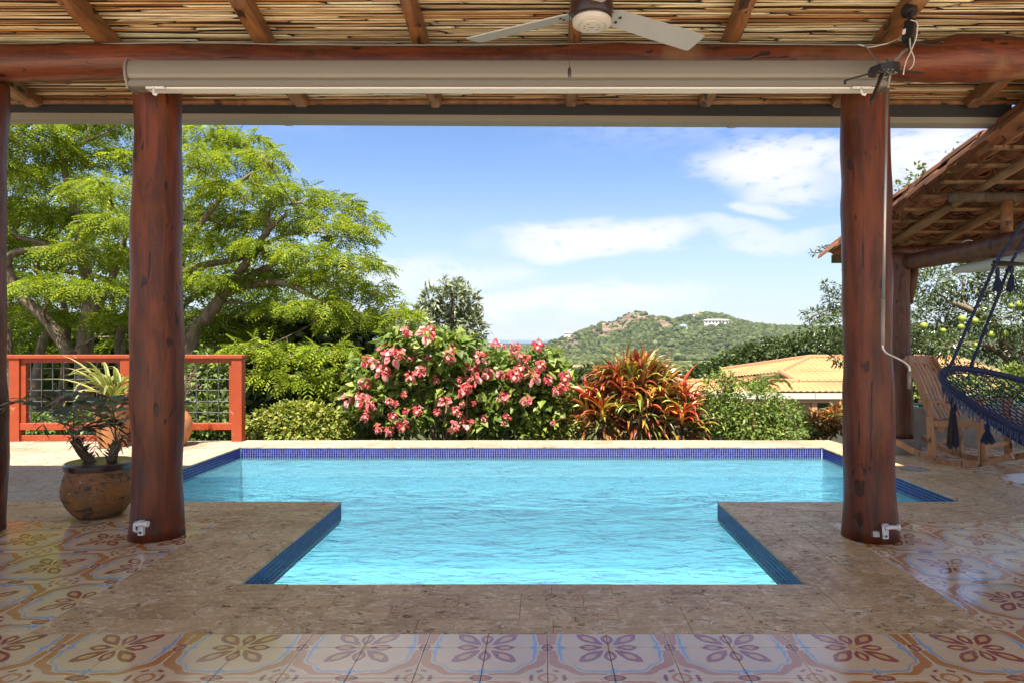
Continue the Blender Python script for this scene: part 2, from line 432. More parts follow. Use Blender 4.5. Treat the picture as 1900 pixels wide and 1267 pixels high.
def m_trav(name='travertine', a=(0.66, 0.465, 0.245), b=(0.44, 0.280, 0.118), pale=(0.80, 0.68, 0.48), rough=0.40):
    M = Mat(name); oi = E(M.n('ShaderNodeObjectInfo').outputs['Random'])
    p0 = M.pos(); off = M.comb(oi * 17.0, oi * 31.0, oi * 7.0)
    ad = M.n('ShaderNodeVectorMath', operation='ADD'); M.l(p0, ad.inputs[0]); M.l(off, ad.inputs[1]); p = ad.outputs[0]
    vein = M.noise(M.mapv(p, (3.2, 5, 4), rot=(0, 0, 0.25)), 2.6, 9, 0.76, 1.8)
    cloud = M.noise(p, 3.4, 6, 0.66, 0.8)
    pit = M.noise(M.mapv(p, (26, 46, 30), rot=(0, 0, 0.2)), 1.0, 4, 0.62, 0.8)
    pits = estep(0.57, 0.63, pit) * estep(0.44, 0.54, M.noise(p, 4.2, 3)) * 0.9
    big = estep(0.66, 0.70, M.noise(M.mapv(p, (5, 13, 5)), 1.0, 5, 0.7, 1.0))
    c = M.mix(estep(0.3, 0.7, cloud), a, b); c = M.mix(estep(0.50, 0.60, vein) * 0.85, c, pale)
    c = M.mix(oi * 0.30, c, M.mix(1.0, c, (0.78, 0.72, 0.64), 'MULTIPLY'))
    c = M.mix(emax(pits * 0.85, big * 0.8), c, (0.045, 0.03, 0.018))
    grain = M.noise(M.mapv(p, (60, 95, 70)), 1.0, 4, 0.72); c = M.mix(estep(0.44, 0.62, grain) * 0.42, c, M.mix(1.0, c, (0.50, 0.44, 0.37), 'MULTIPLY'))
    c = M.mix(estep(0.46, 0.64, M.noise(p0, 1.3, 5, 0.62, 0.6)) * 0.55, c, M.mix(1.0, c, (0.66, 0.54, 0.40), 'MULTIPLY'))
    h = vein * 0.35 + grain * 0.25 - pits * 0.9 - big * 1.1 + M.noise(p, 60, 2) * 0.1
    M.bsdf(c, rough + 0.3 * pits, 0, 0.5, M.bump(h, 0.7, 0.007)); return M.m
M_TRAV = m_trav()
M_TRAVSUN = m_trav('sunlit_travertine', (0.40, 0.34, 0.26), (0.33, 0.27, 0.19), (0.47, 0.43, 0.35), 0.6)  # travertine copy for the sunlit deck, darkened in colour so the sun doesn't clip
M_GROUT = m_plain('grout', (0.28, 0.22, 0.16), 0.85, var=0.3, scale=30)
M_CONC = m_plain('weathered_concrete', (0.20, 0.18, 0.15), 0.85, var=0.6, scale=5, bump=0.5)
M_SLAB = m_plain('bounce_concrete', (0.80, 0.68, 0.50), 0.85, var=0.15, scale=2, bump=0.3)  # pale warm tone chosen to bounce sunlight under the roof
M_POOL = m_plain('pool_plaster', (0.66, 0.84, 0.88), 0.7, var=0.10, scale=2.5)
M_MOSGROUT = m_plain('mosaic_grout', (0.46, 0.48, 0.53), 0.7, var=0.1, scale=10)
M_MOS = m_attr('glass_mosaic', 0.28, 0.3)

def m_water():
    M = Mat('pool_water'); p = M.pos(); x, y, z = M.sep(p)
    big = M.noise(M.mapv(p, (1.2, 2.1, 1)), 1.7, 3, 0.55, 0.5)
    mid = M.noise(M.mapv(p, (1.5, 3.2, 1), rot=(0, 0, 0.25)), 3.4, 4, 0.55, 0.8)
    fine = M.noise(M.mapv(p, (2, 5, 1), rot=(0, 0, -0.15)), 12, 2, 0.5, 0.4)
    rx, ry = x + 0.27, y - 4.15; rr = esqrt(rx * rx + ry * ry)
    jet = esin(rr * 26.0 + mid * 5.0) * ein(rr - 0.5, 0.5)
    far = estep(4.6, 7.0, y)
    h = big * 1.2 + mid * (0.55 - 0.25 * far) + fine * (0.05 + 0.16 * far) + jet * 0.04
    nrm = M.bump(h, 1.0, 0.055)
    tr = M.n('ShaderNodeBsdfTransparent'); tr.inputs[0].default_value = (0.53, 0.86, 0.975, 1)
    rf = M.n('ShaderNodeBsdfRefraction'); rf.inputs[0].default_value = (0.53, 0.87, 0.98, 1); rf.inputs['IOR'].default_value = 1.33; rf.inputs['Roughness'].default_value = 0.0
    M.l(nrm, rf.inputs['Normal'])
    df = M.n('ShaderNodeBsdfDiffuse'); df.inputs[0].default_value = (0.42, 0.84, 0.95, 1)
    a = M.n('ShaderNodeMixShader'); a.inputs[0].default_value = 0.30; M.l(tr.outputs[0], a.inputs[1]); M.l(rf.outputs[0], a.inputs[2])
    b = M.n('ShaderNodeMixShader'); b.inputs[0].default_value = 0.06; M.l(a.outputs[0], b.inputs[1]); M.l(df.outputs[0], b.inputs[2])
    gl = M.n('ShaderNodeBsdfGlossy'); gl.inputs['Roughness'].default_value = 0.03; M.l(nrm, gl.inputs['Normal'])
    fr = M.n('ShaderNodeFresnel'); fr.inputs['IOR'].default_value = 1.33; M.l(nrm, fr.inputs['Normal'])
    c = M.n('ShaderNodeMixShader'); M.l(fr.outputs[0], c.inputs[0]); M.l(b.outputs[0], c.inputs[1]); M.l(gl.outputs[0], c.inputs[2])
    M.l(c.outputs[0], M.out.inputs['Surface']); return M.m
M_WATER = m_water()
def m_redpaint():
    M = Mat('worn_orange_red_paint'); p = M.coord('Object')
    g = M.noise(M.mapv(p, (8, 8, 8)), 1.5, 5, 0.65); wr = M.noise(p, 9, 6, 0.7, 0.5)
    c = M.mix(g, (0.25, 0.032, 0.008), (0.34, 0.060, 0.014)); c = M.mix(estep(0.60, 0.70, wr) * 0.75, c, (0.40, 0.20, 0.11))
    M.bsdf(c, 0.5, 0, 0.5, M.bump(g, 0.2, 0.004)); return M.m
M_RED = m_redpaint()
M_BLACK = m_plain('black_metal', (0.016, 0.016, 0.018), 0.4, 0.0)
M_WIRE = m_plain('dark_wire', (0.13, 0.135, 0.14), 0.35, 0.6)
M_GREYPAINT = m_plain('grey_painted_metal', (0.185, 0.170, 0.145), 0.38, 0.0, 0.06, 2)
M_GUTTER = m_plain('gutter_metal', (0.25, 0.235, 0.205), 0.5, 0.0, 0.08, 2)
M_FASCIA = m_plain('charcoal_fascia', (0.022, 0.023, 0.028), 0.6)
M_ROOFTOP = m_plain('roof_underlay', (0.035, 0.022, 0.014), 0.9)
M_WHITE = m_plain('white_plastic', (0.72, 0.72, 0.70), 0.35, var=0.05)
M_CABLE = m_plain('white_cable', (0.62, 0.61, 0.57), 0.5)
M_STEEL = m_plain('brushed_steel', (0.45, 0.45, 0.44), 0.35, 0.75)
M_FANBROWN = m_plain('dark_brown_enamel', (0.028, 0.014, 0.011), 0.3, coat=0.3)
M_FANGREY = m_plain('fan_blade_grey', (0.34, 0.355, 0.36), 0.45, var=0.10, scale=5)
M_FANPLATE = m_plain('fan_plate', (0.46, 0.44, 0.42), 0.4)
def m_pot(name, a, b, dark, dk=0.5):
    M = Mat(name); p = M.coord('Object')
    ln = M.noise(M.mapv(p, (6, 6, 15)), 1.3, 7, 0.72, 1.0); pt = M.noise(p, 7, 5, 0.65, 0.4)
    c = M.mix(estep(0.35, 0.65, pt), a, b); c = M.mix(estep(dk, dk + 0.10, ln), c, dark)
    c = M.mix(estep(0.66, 0.72, M.noise(p, 38, 4, 0.6)) * 0.8, c, (0.55, 0.47, 0.33))
    M.bsdf(c, 0.65, 0, 0.4, M.bump(ln * 0.6 + pt * 0.4, 0.4, 0.008)); return M.m
M_POTA = m_pot('weathered_ochre_pot', (0.27, 0.115, 0.028), (0.15, 0.080, 0.035), (0.040, 0.030, 0.024), 0.50)
M_POTB = m_pot('terracotta', (0.46, 0.20, 0.075), (0.36, 0.145, 0.055), (0.22, 0.09, 0.04), 0.6)
M_SOIL = m_plain('soil', (0.045, 0.032, 0.022), 0.95, var=0.4, scale=40, bump=0.8)
def m_bark(name, a, b):
    M = Mat(name); p = M.coord('Object'); s = M.noise(M.mapv(p, (5, 5, 1.6)), 2.0, 6, 0.65, 0.6)
    M.bsdf(M.mix(estep(0.3, 0.7, s), a, b), 0.9, 0, 0.2, M.bump(s, 0.8, 0.05)); return M.m
M_BARK = m_bark('grey_brown_bark', (0.12, 0.085, 0.055), (0.27, 0.21, 0.145))
M_BARKD = m_bark('dark_bark', (0.05, 0.036, 0.024), (0.13, 0.095, 0.06))
M_LEAF = m_leaf('leaf'); M_LEAFSHINY = m_leaf('shiny_leaf', 0.30, 0.22, 0.6); M_LEAFSOFT = m_leaf('feathery_leaf', 0.55, 0.42, 0.25)
M_PETAL = m_leaf('pink_bract', 0.6, 0.35, 0.2); M_FARLEAF = m_leaf('far_canopy', 0.9, 0.0, 0.05)
M_BLUE = m_plain('navy_cord', (0.010, 0.017, 0.062), 0.75, var=0.4, scale=60, bump=0.6)
M_BLUE2 = m_plain('blue_cord', (0.035, 0.065, 0.17), 0.8, var=0.4, scale=60, bump=0.6)
M_DKCORD = m_plain('dark_cord', (0.03, 0.022, 0.02), 0.85)
M_CLOTH = m_plain('rolled_canvas', (0.42, 0.42, 0.36), 0.85, var=0.1)
M_RUG = m_plain('white_cotton', (0.75, 0.74, 0.72), 0.95, var=0.1, scale=30, bump=0.6)
def m_clay():
    M = Mat('clay_tile'); p = M.pos(); oi = E(M.n('ShaderNodeObjectInfo').outputs['Random'])
    n = M.noise(p, 5, 6, 0.65, 0.4); c = M.mix(oi, (0.11, 0.042, 0.020), (0.28, 0.12, 0.06))
    c = M.mix(estep(0.5, 0.68, n) * 0.75, c, (0.055, 0.038, 0.028)); c = M.mix(estep(0.68, 0.76, M.noise(p, 22, 4)) * 0.6, c, (0.42, 0.36, 0.28))
    M.bsdf(c, 0.85, 0, 0.3, M.bump(n, 0.5, 0.01)); return M.m
M_CLAY = m_clay()
# ------------------------------------------------------------------ terrain, sea, hill
def sst(a, b, x): t = np.clip((x - a) / (b - a), 0, 1); return t * t * (3 - 2 * t)
def ground_h(x, y):
    z = np.interp(y, [-40, 8.44, 8.5, 9.5, 12, 20, 40, 120, 300, 600, 4200, 4600, 6000], [-1.7, -1.7, -0.16, -0.2, -0.7, -2.6, -6.5, -19, -37, -41, -42, -48, -60])
    z = z + np.where(y > 13, np.sin(x * .21 + y * .13) * .25 * sst(13, 30, y), 0)
    return np.where(y < 8.45, -1.7, z)
def m_ground():
    M = Mat('ground'); p = M.pos(); n = M.noise(p, 0.35, 6, 0.65); n2 = M.noise(p, 0.012, 4, 0.6); _, y, _ = M.sep(p)
    c = M.mix(n, (0.035, 0.045, 0.015), (0.075, 0.085, 0.03)); c = M.mix(ein(y - 14, 3) * estep(0.4, 0.6, n), c, (0.07, 0.05, 0.03))
    c = M.mix(estep(0.52, 0.60, n2) * estep(300, 500, y), c, (0.17, 0.20, 0.07))
    M.bsdf(c, 0.95, 0, 0.1); return M.m
M_GROUND = m_ground()
ys = np.concatenate([[-40, -10, 4, 8.40, 8.5], np.linspace(9, 40, 40), np.geomspace(42, 6000, 70)])
xs = np.concatenate([-np.geomspace(9000, 12, 34), np.linspace(-11, 11, 34), np.geomspace(12, 9000, 34)])
gx, gy = np.meshgrid(xs, ys); gz = ground_h(gx, gy)
def gridmesh(name, gx, gy, gz, mat, smooth=True, cols=None):
    h, w = gx.shape; V = np.stack([gx, gy, gz], 2).reshape(-1, 3); i = np.arange(h * w).reshape(h, w)
    F = np.stack([i[:-1, :-1], i[:-1, 1:], i[1:, 1:], i[1:, :-1]], 2).reshape(-1, 4)
    return npmesh(name, V, F, mat, cols, smooth)
tag(link('ground', gridmesh('ground', gx, gy, gz, M_GROUND)), kind='structure')
def m_sea():
    M = Mat('sea'); p = M.pos(); M.bsdf(M.mix(M.noise(p, 0.002, 3), (0.03, 0.10, 0.24), (0.045, 0.13, 0.30)), 0.35, 0, 0.4, M.bump(M.noise(p, 0.05, 3), 0.3, 1.0)); return M.m
tag(MB().add([(-60000, 3000, -45), (60000, 3000, -45), (60000, 32000, -45), (-60000, 32000, -45)], [(0, 1, 2, 3)]).build('sea', m_sea()), kind='structure')
# hill with its cliff
RIDGE = 2000.0; K = RIDGE / FPX
prof = [(960, 652), (1010, 641), (1030, 633), (1045, 627), (1075, 618), (1098, 607), (1118, 600), (1140, 598), (1156, 588), (1166, 580), (1190, 580), (1198, 589), (1225, 590), (1245, 597), (1262, 592),
        (1280, 587), (1302, 583), (1330, 586), (1352, 594), (1390, 603), (1440, 607), (1500, 609), (1600, 606), (1800, 600), (2100, 606), (2500, 640)]
px_ = np.array([(a - CX) * K for a, b in prof]); pz_ = np.array([EYE + (CY - b) * K for a, b in prof])
def hnoise(x, y, f): return np.array([mnoise.fractal(Vector((a * f, b * f, 0.3)), 1.0, 2.0, 4) for a, b in zip(np.ravel(x), np.ravel(y))]).reshape(np.shape(x))
def hill_h(x, y):
    p = np.interp(x, px_, pz_) + 42
    s = sst(1380, 1990, y) ** 1.25 * (1 - sst(2020, 2700, y) * .95)
    bench = 0.20 * np.exp(-((y - 1640) / 120.) ** 2) * np.interp(x, [60, 250, 2500], [0, 1, 1])
    return -42 + p * np.clip(s + bench, 0, 1.0)
hx, hy = np.meshgrid(np.linspace(-75, 1900, 200), np.concatenate([np.linspace(1370, 2040, 70), np.linspace(2080, 2700, 8)]))
hzv = hill_h(hx, hy) + hnoise(hx, hy, 0.012) * 5 * sst(1420, 1600, hy) * (1 - .75 * sst(1950, 2000, hy))
# rock face: left shoulder of the peak
def rockmask(x, y):
    pxv = CX + x / K
    m = sst(1085, 1100, pxv) * (1 - sst(1212, 1235, pxv)) * sst(1745, 1790, y + 45 * np.sin(x * .045) + 25 * np.sin(x * .13)) * (1 - sst(2005, 2040, y))
    m2 = sst(1025, 1035, pxv) * (1 - sst(1060, 1075, pxv)) * sst(1640, 1700, y) * (1 - sst(1990, 2030, y)) * .9
    m3 = sst(1240, 1247, pxv) * (1 - sst(1252, 1262, pxv)) * sst(1890, 1920, y) * .6
    return np.maximum(np.maximum(m, m2), m3)
rk = rockmask(hx, hy); step = rk * (np.floor(hzv / 9) * 9 + 9 * sst(0.55, 1.0, (hzv / 9) % 1) - hzv) * .9
hzv = hzv + step + rk * hnoise(hx + 900, hy, 0.05) * 6
def m_hill():
    M = Mat('hill_forest_and_rock'); a = M.n('ShaderNodeAttribute', attribute_name='Col'); p = M.pos(); r_ = M.sep(a.outputs['Color'])[0]
    n = M.noise(p, 0.05, 5, 0.65); st = M.noise(M.mapv(p, (.012, .012, .10)), 1.0, 5, 0.7)
    g = M.mix(n, (0.022, 0.034, 0.012), (0.055, 0.072, 0.026)); rock = M.mix(estep(.3, .7, st), (0.050, 0.034, 0.024), (0.24, 0.175, 0.12))
    M.bsdf(M.mix(estep(0.40, 0.55, r_ * (0.35 + n * 0.7) + (st - 0.5) * 0.5), g, rock), 0.95, 0, 0.1, M.bump(st, 0.8, 4.0)); return M.m
tag(link('hill', gridmesh('hill', hx, hy, hzv, m_hill(), True, np.repeat(rk.reshape(-1, 1), 3, 1))), kind='structure')
# far woods: one mass of crowns on plain and hill
def t_dome(seg=7):
    v = [(0, 0, 1.0)]; f = []
    for r, z in ((0.62, .78), (1.0, .28), (.82, -.25)):
        for k in range(seg): a = 2 * PI * k / seg + r; v.append((r * math.cos(a), r * math.sin(a), z))
    for k in range(seg):
        k2 = (k + 1) % seg; f.append((0, 1 + k, 1 + k2, 1 + k2))
        for q in range(2): b = 1 + q * seg; f.append((b + k, b + seg + k, b + seg + k2, b + k2))
    return np.array(v), f
DV, DF = t_dome(); DF = np.array([(a, b, c) for a, b, c, d in DF] + [(a, c, d) for a, b, c, d in DF if c != d])
def domes(name, x, y, z, r, cols, kind='stuff', label=None, cat=None):
    n = len(x); ang = RNG.random(n) * 6.28
    R = np.zeros((n, 3, 3)); R[:, 0, 0] = np.cos(ang); R[:, 0, 1] = -np.sin(ang); R[:, 1, 0] = np.sin(ang); R[:, 1, 1] = np.cos(ang); R[:, 2, 2] = .62 + .35 * RNG.random(n)
    R = R * (1 + .25 * RNG.normal(size=(n, 1, 1)) * 0.6)
    o = scatter(name, DV, DF, np.stack([x, y, z], 1), R, r, cols, M_FARLEAF, None, kind)
    co = np.empty(len(o.data.vertices) * 3, np.float32); o.data.vertices.foreach_get('co', co)
    co = co.reshape(-1, 3) + RNG.normal(size=(len(co) // 3, 3)) * np.repeat(r, len(DV))[:, None] * .13; o.data.vertices.foreach_set('co', co.ravel())
    o.data.polygons.foreach_set('use_smooth', np.ones(len(o.data.polygons), bool))
    if label: o['label'] = label
    if cat: o['category'] = cat
    return o
n = 15000; x = RNG.uniform(-70, 1700, n); y = 1385 + 640 * RNG.random(n); k = ((rockmask(x, y) < .3) | (RNG.random(n) < .16)) & (x < (1700 - CX) / FPX * y); x, y = x[k], y[k]
r = RNG.uniform(3.2, 7.5, len(x)); zz = hill_h(x, y) + r * .15
FC = [(0.042, 0.060, 0.020), (0.064, 0.082, 0.028), (0.088, 0.102, 0.040), (0.032, 0.045, 0.016)]
domes('hill_woods', x, y, zz, r, mixcol(FC, len(x), .25), label='dense green woods covering the far hill', cat='woods')
n = 8000; y = 330 + 1150 * RNG.random(n) ** .8; x = RNG.uniform(-.16, .55, n) * y
clear = (np.abs(y - 1180) < 130) & (np.abs(x / y - .225) < .055); k = ~clear; x, y = x[k], y[k]
r = RNG.uniform(3.5, 8.5, len(x)) * np.interp(y, [330, 1200], [.75, 1]); zz = ground_h(x, y) + r * .35
domes('valley_woods', x, y, zz, r, mixcol(FC + [(0.075, 0.085, 0.03)], len(x), .28), label='flat green woods on the valley floor before the hill', cat='woods')
n = 1600; y = 2100 + 2000 * RNG.random(n); x = RNG.uniform(-.20, .02, n) * y; r = RNG.uniform(8, 14, n)
domes('coast_woods', x, y, ground_h(x, y) + r * .3, r, mixcol(FC, n, .2), label='thin dark strip of woods along the distant shore', cat='woods')

# ------------------------------------------------------------------ terrace floor, pool deck, pool
PX0, PX1, PY0, PY1, PYN = -3.50, 3.26, 5.28, 7.93, 3.503      # wide basin
NX0, NX1 = -1.55, 1.36                                        # narrow arm towards the house
WATER = -0.125
slab = MB()
for (a, b, c, d, z0) in ((-9, 9, -.01, 2.92, -1.5), (-9, PX0, 2.92, PY0, -1.5), (PX1, 9, 2.92, PY0, -1.5), (PX0, PX1, 2.92, PYN, -1.5), (PX0, NX0, PYN, PY0, -.17), (NX1, PX1, PYN, PY0, -.17),
                         (-9, PX0, PY0, 8.46, -1.5), (PX1, 9, PY0, 8.46, -1.5), (PX0, PX1, PY1, 8.46, -1.5)):      # thin slab beside the narrow arm: invented undercut, keeps shaded pool walls unseen
    slab.box(a + (.012 if a in (NX1, PX1) and z0 < -1 or a == NX1 else 0), b - (.012 if b == NX0 or (b == PX0) else 0), c + (.012 if c == PY1 else 0), d - (.012 if d in (PYN,) or (d == PY0 and z0 > -1) else 0), z0, -0.014)
floor = tag(slab.build('terrace_floor', M_GROUT), kind='structure')
GX, GY, TS = -0.227, 2.784, 0.25
def tile_mesh(x0, x1, y0, y1, cx, cy):
    g = 0.0012; me = MB().bbox(x0 + g, x1 - g, y0 + g, y1 - g, -0.0139, 0.0, 0.0012)
    mesh = me.mesh('floor_tile', M_TILE); uv = mesh.uv_layers.new(name='UVMap')
    for l in mesh.loops:
        c = mesh.vertices[l.vertex_index].co; uv.data[l.index].uv = (abs(c.x - cx) / TS, abs(c.y - cy) / TS)
    return mesh
cache = {}
def place_tiles(rect, keep):
    x0, x1, y0, y1 = rect
    for i in range(math.floor((x0 - GX) / TS), math.ceil((x1 - GX) / TS)):
        for j in range(math.floor((y0 - GY) / TS), math.ceil((y1 - GY) / TS)):
            tx, ty = GX + i * TS, GY + j * TS
            a, b, c, d = max(tx, x0), min(tx + TS, x1), max(ty, y0), min(ty + TS, y1)
            if b - a < .01 or d - c < .01: continue
            cxx = tx if i % 2 == 0 else tx + TS; cyy = ty if j % 2 == 0 else ty + TS     # the flower's centre
            mx, my = tx + TS / 2, ty + TS / 2
            yield (a - mx, b - mx, c - my, d - my, cxx - mx, cyy - my, mx, my)
rest = MB(); restuv = []
cnt = 0
for rect in ((-8.0, 8.0, 0.0, 2.914), (-8.0, -2.20, 2.914, 4.70), (1.97, 8.0, 2.914, 4.69), (4.05, 8.0, 4.69, 8.0)):
    for (a, b, c, d, cxx, cyy, mx, my) in place_tiles(rect, True):
        pxv = CX + FPX * mx / max(my, .3); pyv = CY + EYE * FPX / max(my, .3)
        if -60 < pxv < 1960 and pyv < 1330 and my < 4.9 or (my > 4.9 and pxv < 1940 and mx < 5.6):
            key = tuple(round(q, 4) for q in (a, b, c, d, cxx, cyy))
            if key not in cache: cache[key] = tile_mesh(a, b, c, d, cxx, cyy)
            o = link('floor_tile', cache[key], floor, (mx, my, random.uniform(-.0006, .0006)), (random.gauss(0, .0012), random.gauss(0, .0012), 0)); cnt += 1
        else:
            rest.bbox(mx + a + .0012, mx + b - .0012, my + c + .0012, my + d - .0012, -.0139, 0, .0012); restuv += [(mx + cxx, my + cyy)] * 12
me = rest.mesh('floor_tile_field', M_TILE); uv = me.uv_layers.new(name='UVMap')
for l in me.loops:
    c = me.vertices[l.vertex_index].co; q = restuv[l.vertex_index]; uv.data[l.index].uv = (abs(c.x - q[0]) / TS, abs(c.y - q[1]) / TS)
tag(link('floor_tile_field', me, floor), kind='stuff')

tag(MB().box(-16, 16, -18, -.012, -1.5, -0.004).build('bounce_slab', M_SLAB), kind='structure')  # unseen slab behind the shortened roof, added to bounce sunlight inside

deck = tag(MB().box(-9, PX0 - .02, 8.462, 8.478, -.25, -.03).box(PX0 - .02, 4.2, 8.462, 8.478, -.25, -.03).build('pool_deck', M_CONC), kind='structure')
plank_me = {}
def plank(x0, x1, y0, y1, mat, z1=0.0):
    k = (round(x1 - x0, 3), round(y1 - y0, 3), mat.name)
    if k not in plank_me:
        w, h = (x1 - x0) / 2 - .0006, (y1 - y0) / 2 - .0006
        plank_me[k] = MB().bbox(-w, w, -h, h, -0.0139 if z1 == 0 else -.03, 0.0, 0.0014).mesh('stone_slab', mat)
    link('stone_slab', plank_me[k], deck, ((x0 + x1) / 2, (y0 + y1) / 2, random.uniform(-.0012, .0012)))
def pave(x0, x1, y0, y1, rows, lens, along, mat, seed):
    rg = random.Random(seed)
    for r in range(rows):
        p0, p1 = (x0, x1) if along == 'x' else (y0, y1); q0, q1 = (y0, y1) if along == 'x' else (x0, x1)
        a, b = q0 + (q1 - q0) * r / rows, q0 + (q1 - q0) * (r + 1) / rows
        t = p0 - rg.choice((0, .15, .3)) * (lens[0] / .3)
        while t < p1 - .005:
            L = rg.choice(lens); s0, s1 = max(t, p0), min(t + L, p1)
            if p1 - s1 < .06: s1 = p1
            if s1 - s0 > .02:
                plank(*((s0, s1, a, b) if along == 'x' else (a, b, s0, s1)), mat)
            t = s1 if s1 == p1 else t + L
LN = (.3, .3, .45, .6)
pave(-2.2, 1.97, 2.9155, PYN, 4, LN, 'x', M_TRAV, 1)
pave(-2.2, NX0, PYN, 4.70, 4, LN, 'y', M_TRAV, 2)
pave(NX1, 1.97, PYN, 4.69, 4, LN, 'y', M_TRAV, 3)
pave(-5.2, NX0, 4.702, PY0, 4, (.45, .6), 'x', M_TRAV, 4)
pave(NX1, 4.05, 4.692, PY0, 4, (.45, .6), 'x', M_TRAV, 5)
pave(-8.0, PX0, PY0, 8.48, 9, (.6, .75), 'x', M_TRAVSUN, 6)
pave(PX0, PX1, PY1, 8.48, 2, (.45, .6), 'x', M_TRAVSUN, 7)
pave(PX1, 4.05, PY0, 8.48, 3, (.45, .6), 'y', M_TRAV, 8)

# pool basin: walls, floor, mosaic band, water
bs = MB(); T = 0.05
corners = [(NX0, PYN), (NX1, PYN), (NX1, PY0), (PX1, PY0), (PX1, PY1), (PX0, PY1), (PX0, PY0), (NX0, PY0)]
zb = -1.42
def wallface(mb, off, z0, z1):
    # quads facing into the water, set back by off
    n = len(corners)
    for i in range(n):
        a, b = Vector((*corners[i], 0)), Vector((*corners[(i + 1) % n], 0)); d = (b - a).normalized(); inn = Vector((-d.y, d.x, 0))
        o = inn * -off
        a2, b2 = a + o - d * off * (1 if off < .02 else 0), b + o + d * off * (1 if off < .02 else 0)
        mb.add([(a2.x, a2.y, z0), (b2.x, b2.y, z0), (b2.x, b2.y, z1), (a2.x, a2.y, z1)], [(0, 3, 2, 1)])
rc_ = [(PX0, PYN), (PX1, PYN), (PX1, PY1), (PX0, PY1)]
for k in range(4):
    a, b = Vector((*rc_[k], 0)), Vector((*rc_[(k + 1) % 4], 0)); d = (b - a).normalized(); o = Vector((d.y, -d.x, 0)) * .006; a2, b2 = a + o - d * .006, b + o + d * .006
    bs.add([(a2.x, a2.y, zb), (b2.x, b2.y, zb), (b2.x, b2.y, -.0142), (a2.x, a2.y, -.0142)], [(0, 3, 2, 1)])
bs.add([(x_, y_, zb) for x_, y_ in ((PX0 - .01, PYN - .01), (PX1 + .01, PYN - .01), (PX1 + .01, PY1 + .01), (PX0 - .01, PY1 + .01))], [(0, 1, 2, 3)])
basin = tag(bs.build('pool_basin', M_POOL), kind='structure')
mos = MB(); gr = MB(); sp = 0.0268
for i in range(8):
    a, b = Vector((*corners[i], 0)), Vector((*corners[(i + 1) % 8], 0)); L = (b - a).length; d = (b - a) / L; inn = Vector((-d.y, d.x, 0))
    g0 = a - inn * .0055; g1 = b - inn * .0055
    gr.add([(g0.x, g0.y, -.150), (g1.x, g1.y, -.150), (g1.x, g1.y, -.0145), (g0.x, g0.y, -.0145)], [(0, 3, 2, 1)])
    nn = int(L / sp)
    for q in range(nn):
        for rr in range(5):
            c0 = a + d * (q * sp + .0022 + (L - nn * sp) / 2); c1 = c0 + d * .0224; z1 = -.0185 - rr * sp; z0 = z1 - .0224
            sh = random.choice(((.012, .018, .17), (.016, .026, .23), (.010, .013, .13), (.025, .045, .30), (.014, .022, .19)))
            e = inn * -.0015; f_ = inn * -.0055
            mos.add([c0 + e + Vector((0, 0, z0)), c1 + e + Vector((0, 0, z0)), c1 + e + Vector((0, 0, z1)), c0 + e + Vector((0, 0, z1)),
                     c0 + f_ + Vector((0, 0, z0)), c1 + f_ + Vector((0, 0, z0)), c1 + f_ + Vector((0, 0, z1)), c0 + f_ + Vector((0, 0, z1))],
                    [(0, 3, 2, 1), (3, 7, 6, 2), (0, 1, 5, 4), (0, 4, 7, 3), (1, 2, 6, 5)], sh)
gr.build('mosaic_bed', M_MOSGROUT, basin)
tag(mos.build('mosaic_band', M_MOS, basin, color=True), kind='stuff')
wt = MB()
for (a, b, c, d) in ((NX0 - .005, NX1 + .005, PYN - .005, PY0), (PX0 - .005, PX1 + .005, PY0, PY1 + .005)):
    wt.add([(a, c, WATER), (b, c, WATER), (b, d, WATER), (a, d, WATER)], [(0, 1, 2, 3)])
tag(wt.build('pool_water', M_WATER), kind='structure')
lid = thing('skimmer_lid', 'round pale skimmer lid set in the stone deck right of the pool', 'lid', (3.60, 6.60, 0))
MB().lathe([(.13, .0015), (.13, .007), (.118, .009), (.112, .007)], 28).build('lid_plate', M_GUTTER, lid)
MB().lathe([(.012, .0072), (.012, .0085)], 10, (.06, 0, 0)).build('finger_hole', M_BLACK, lid)

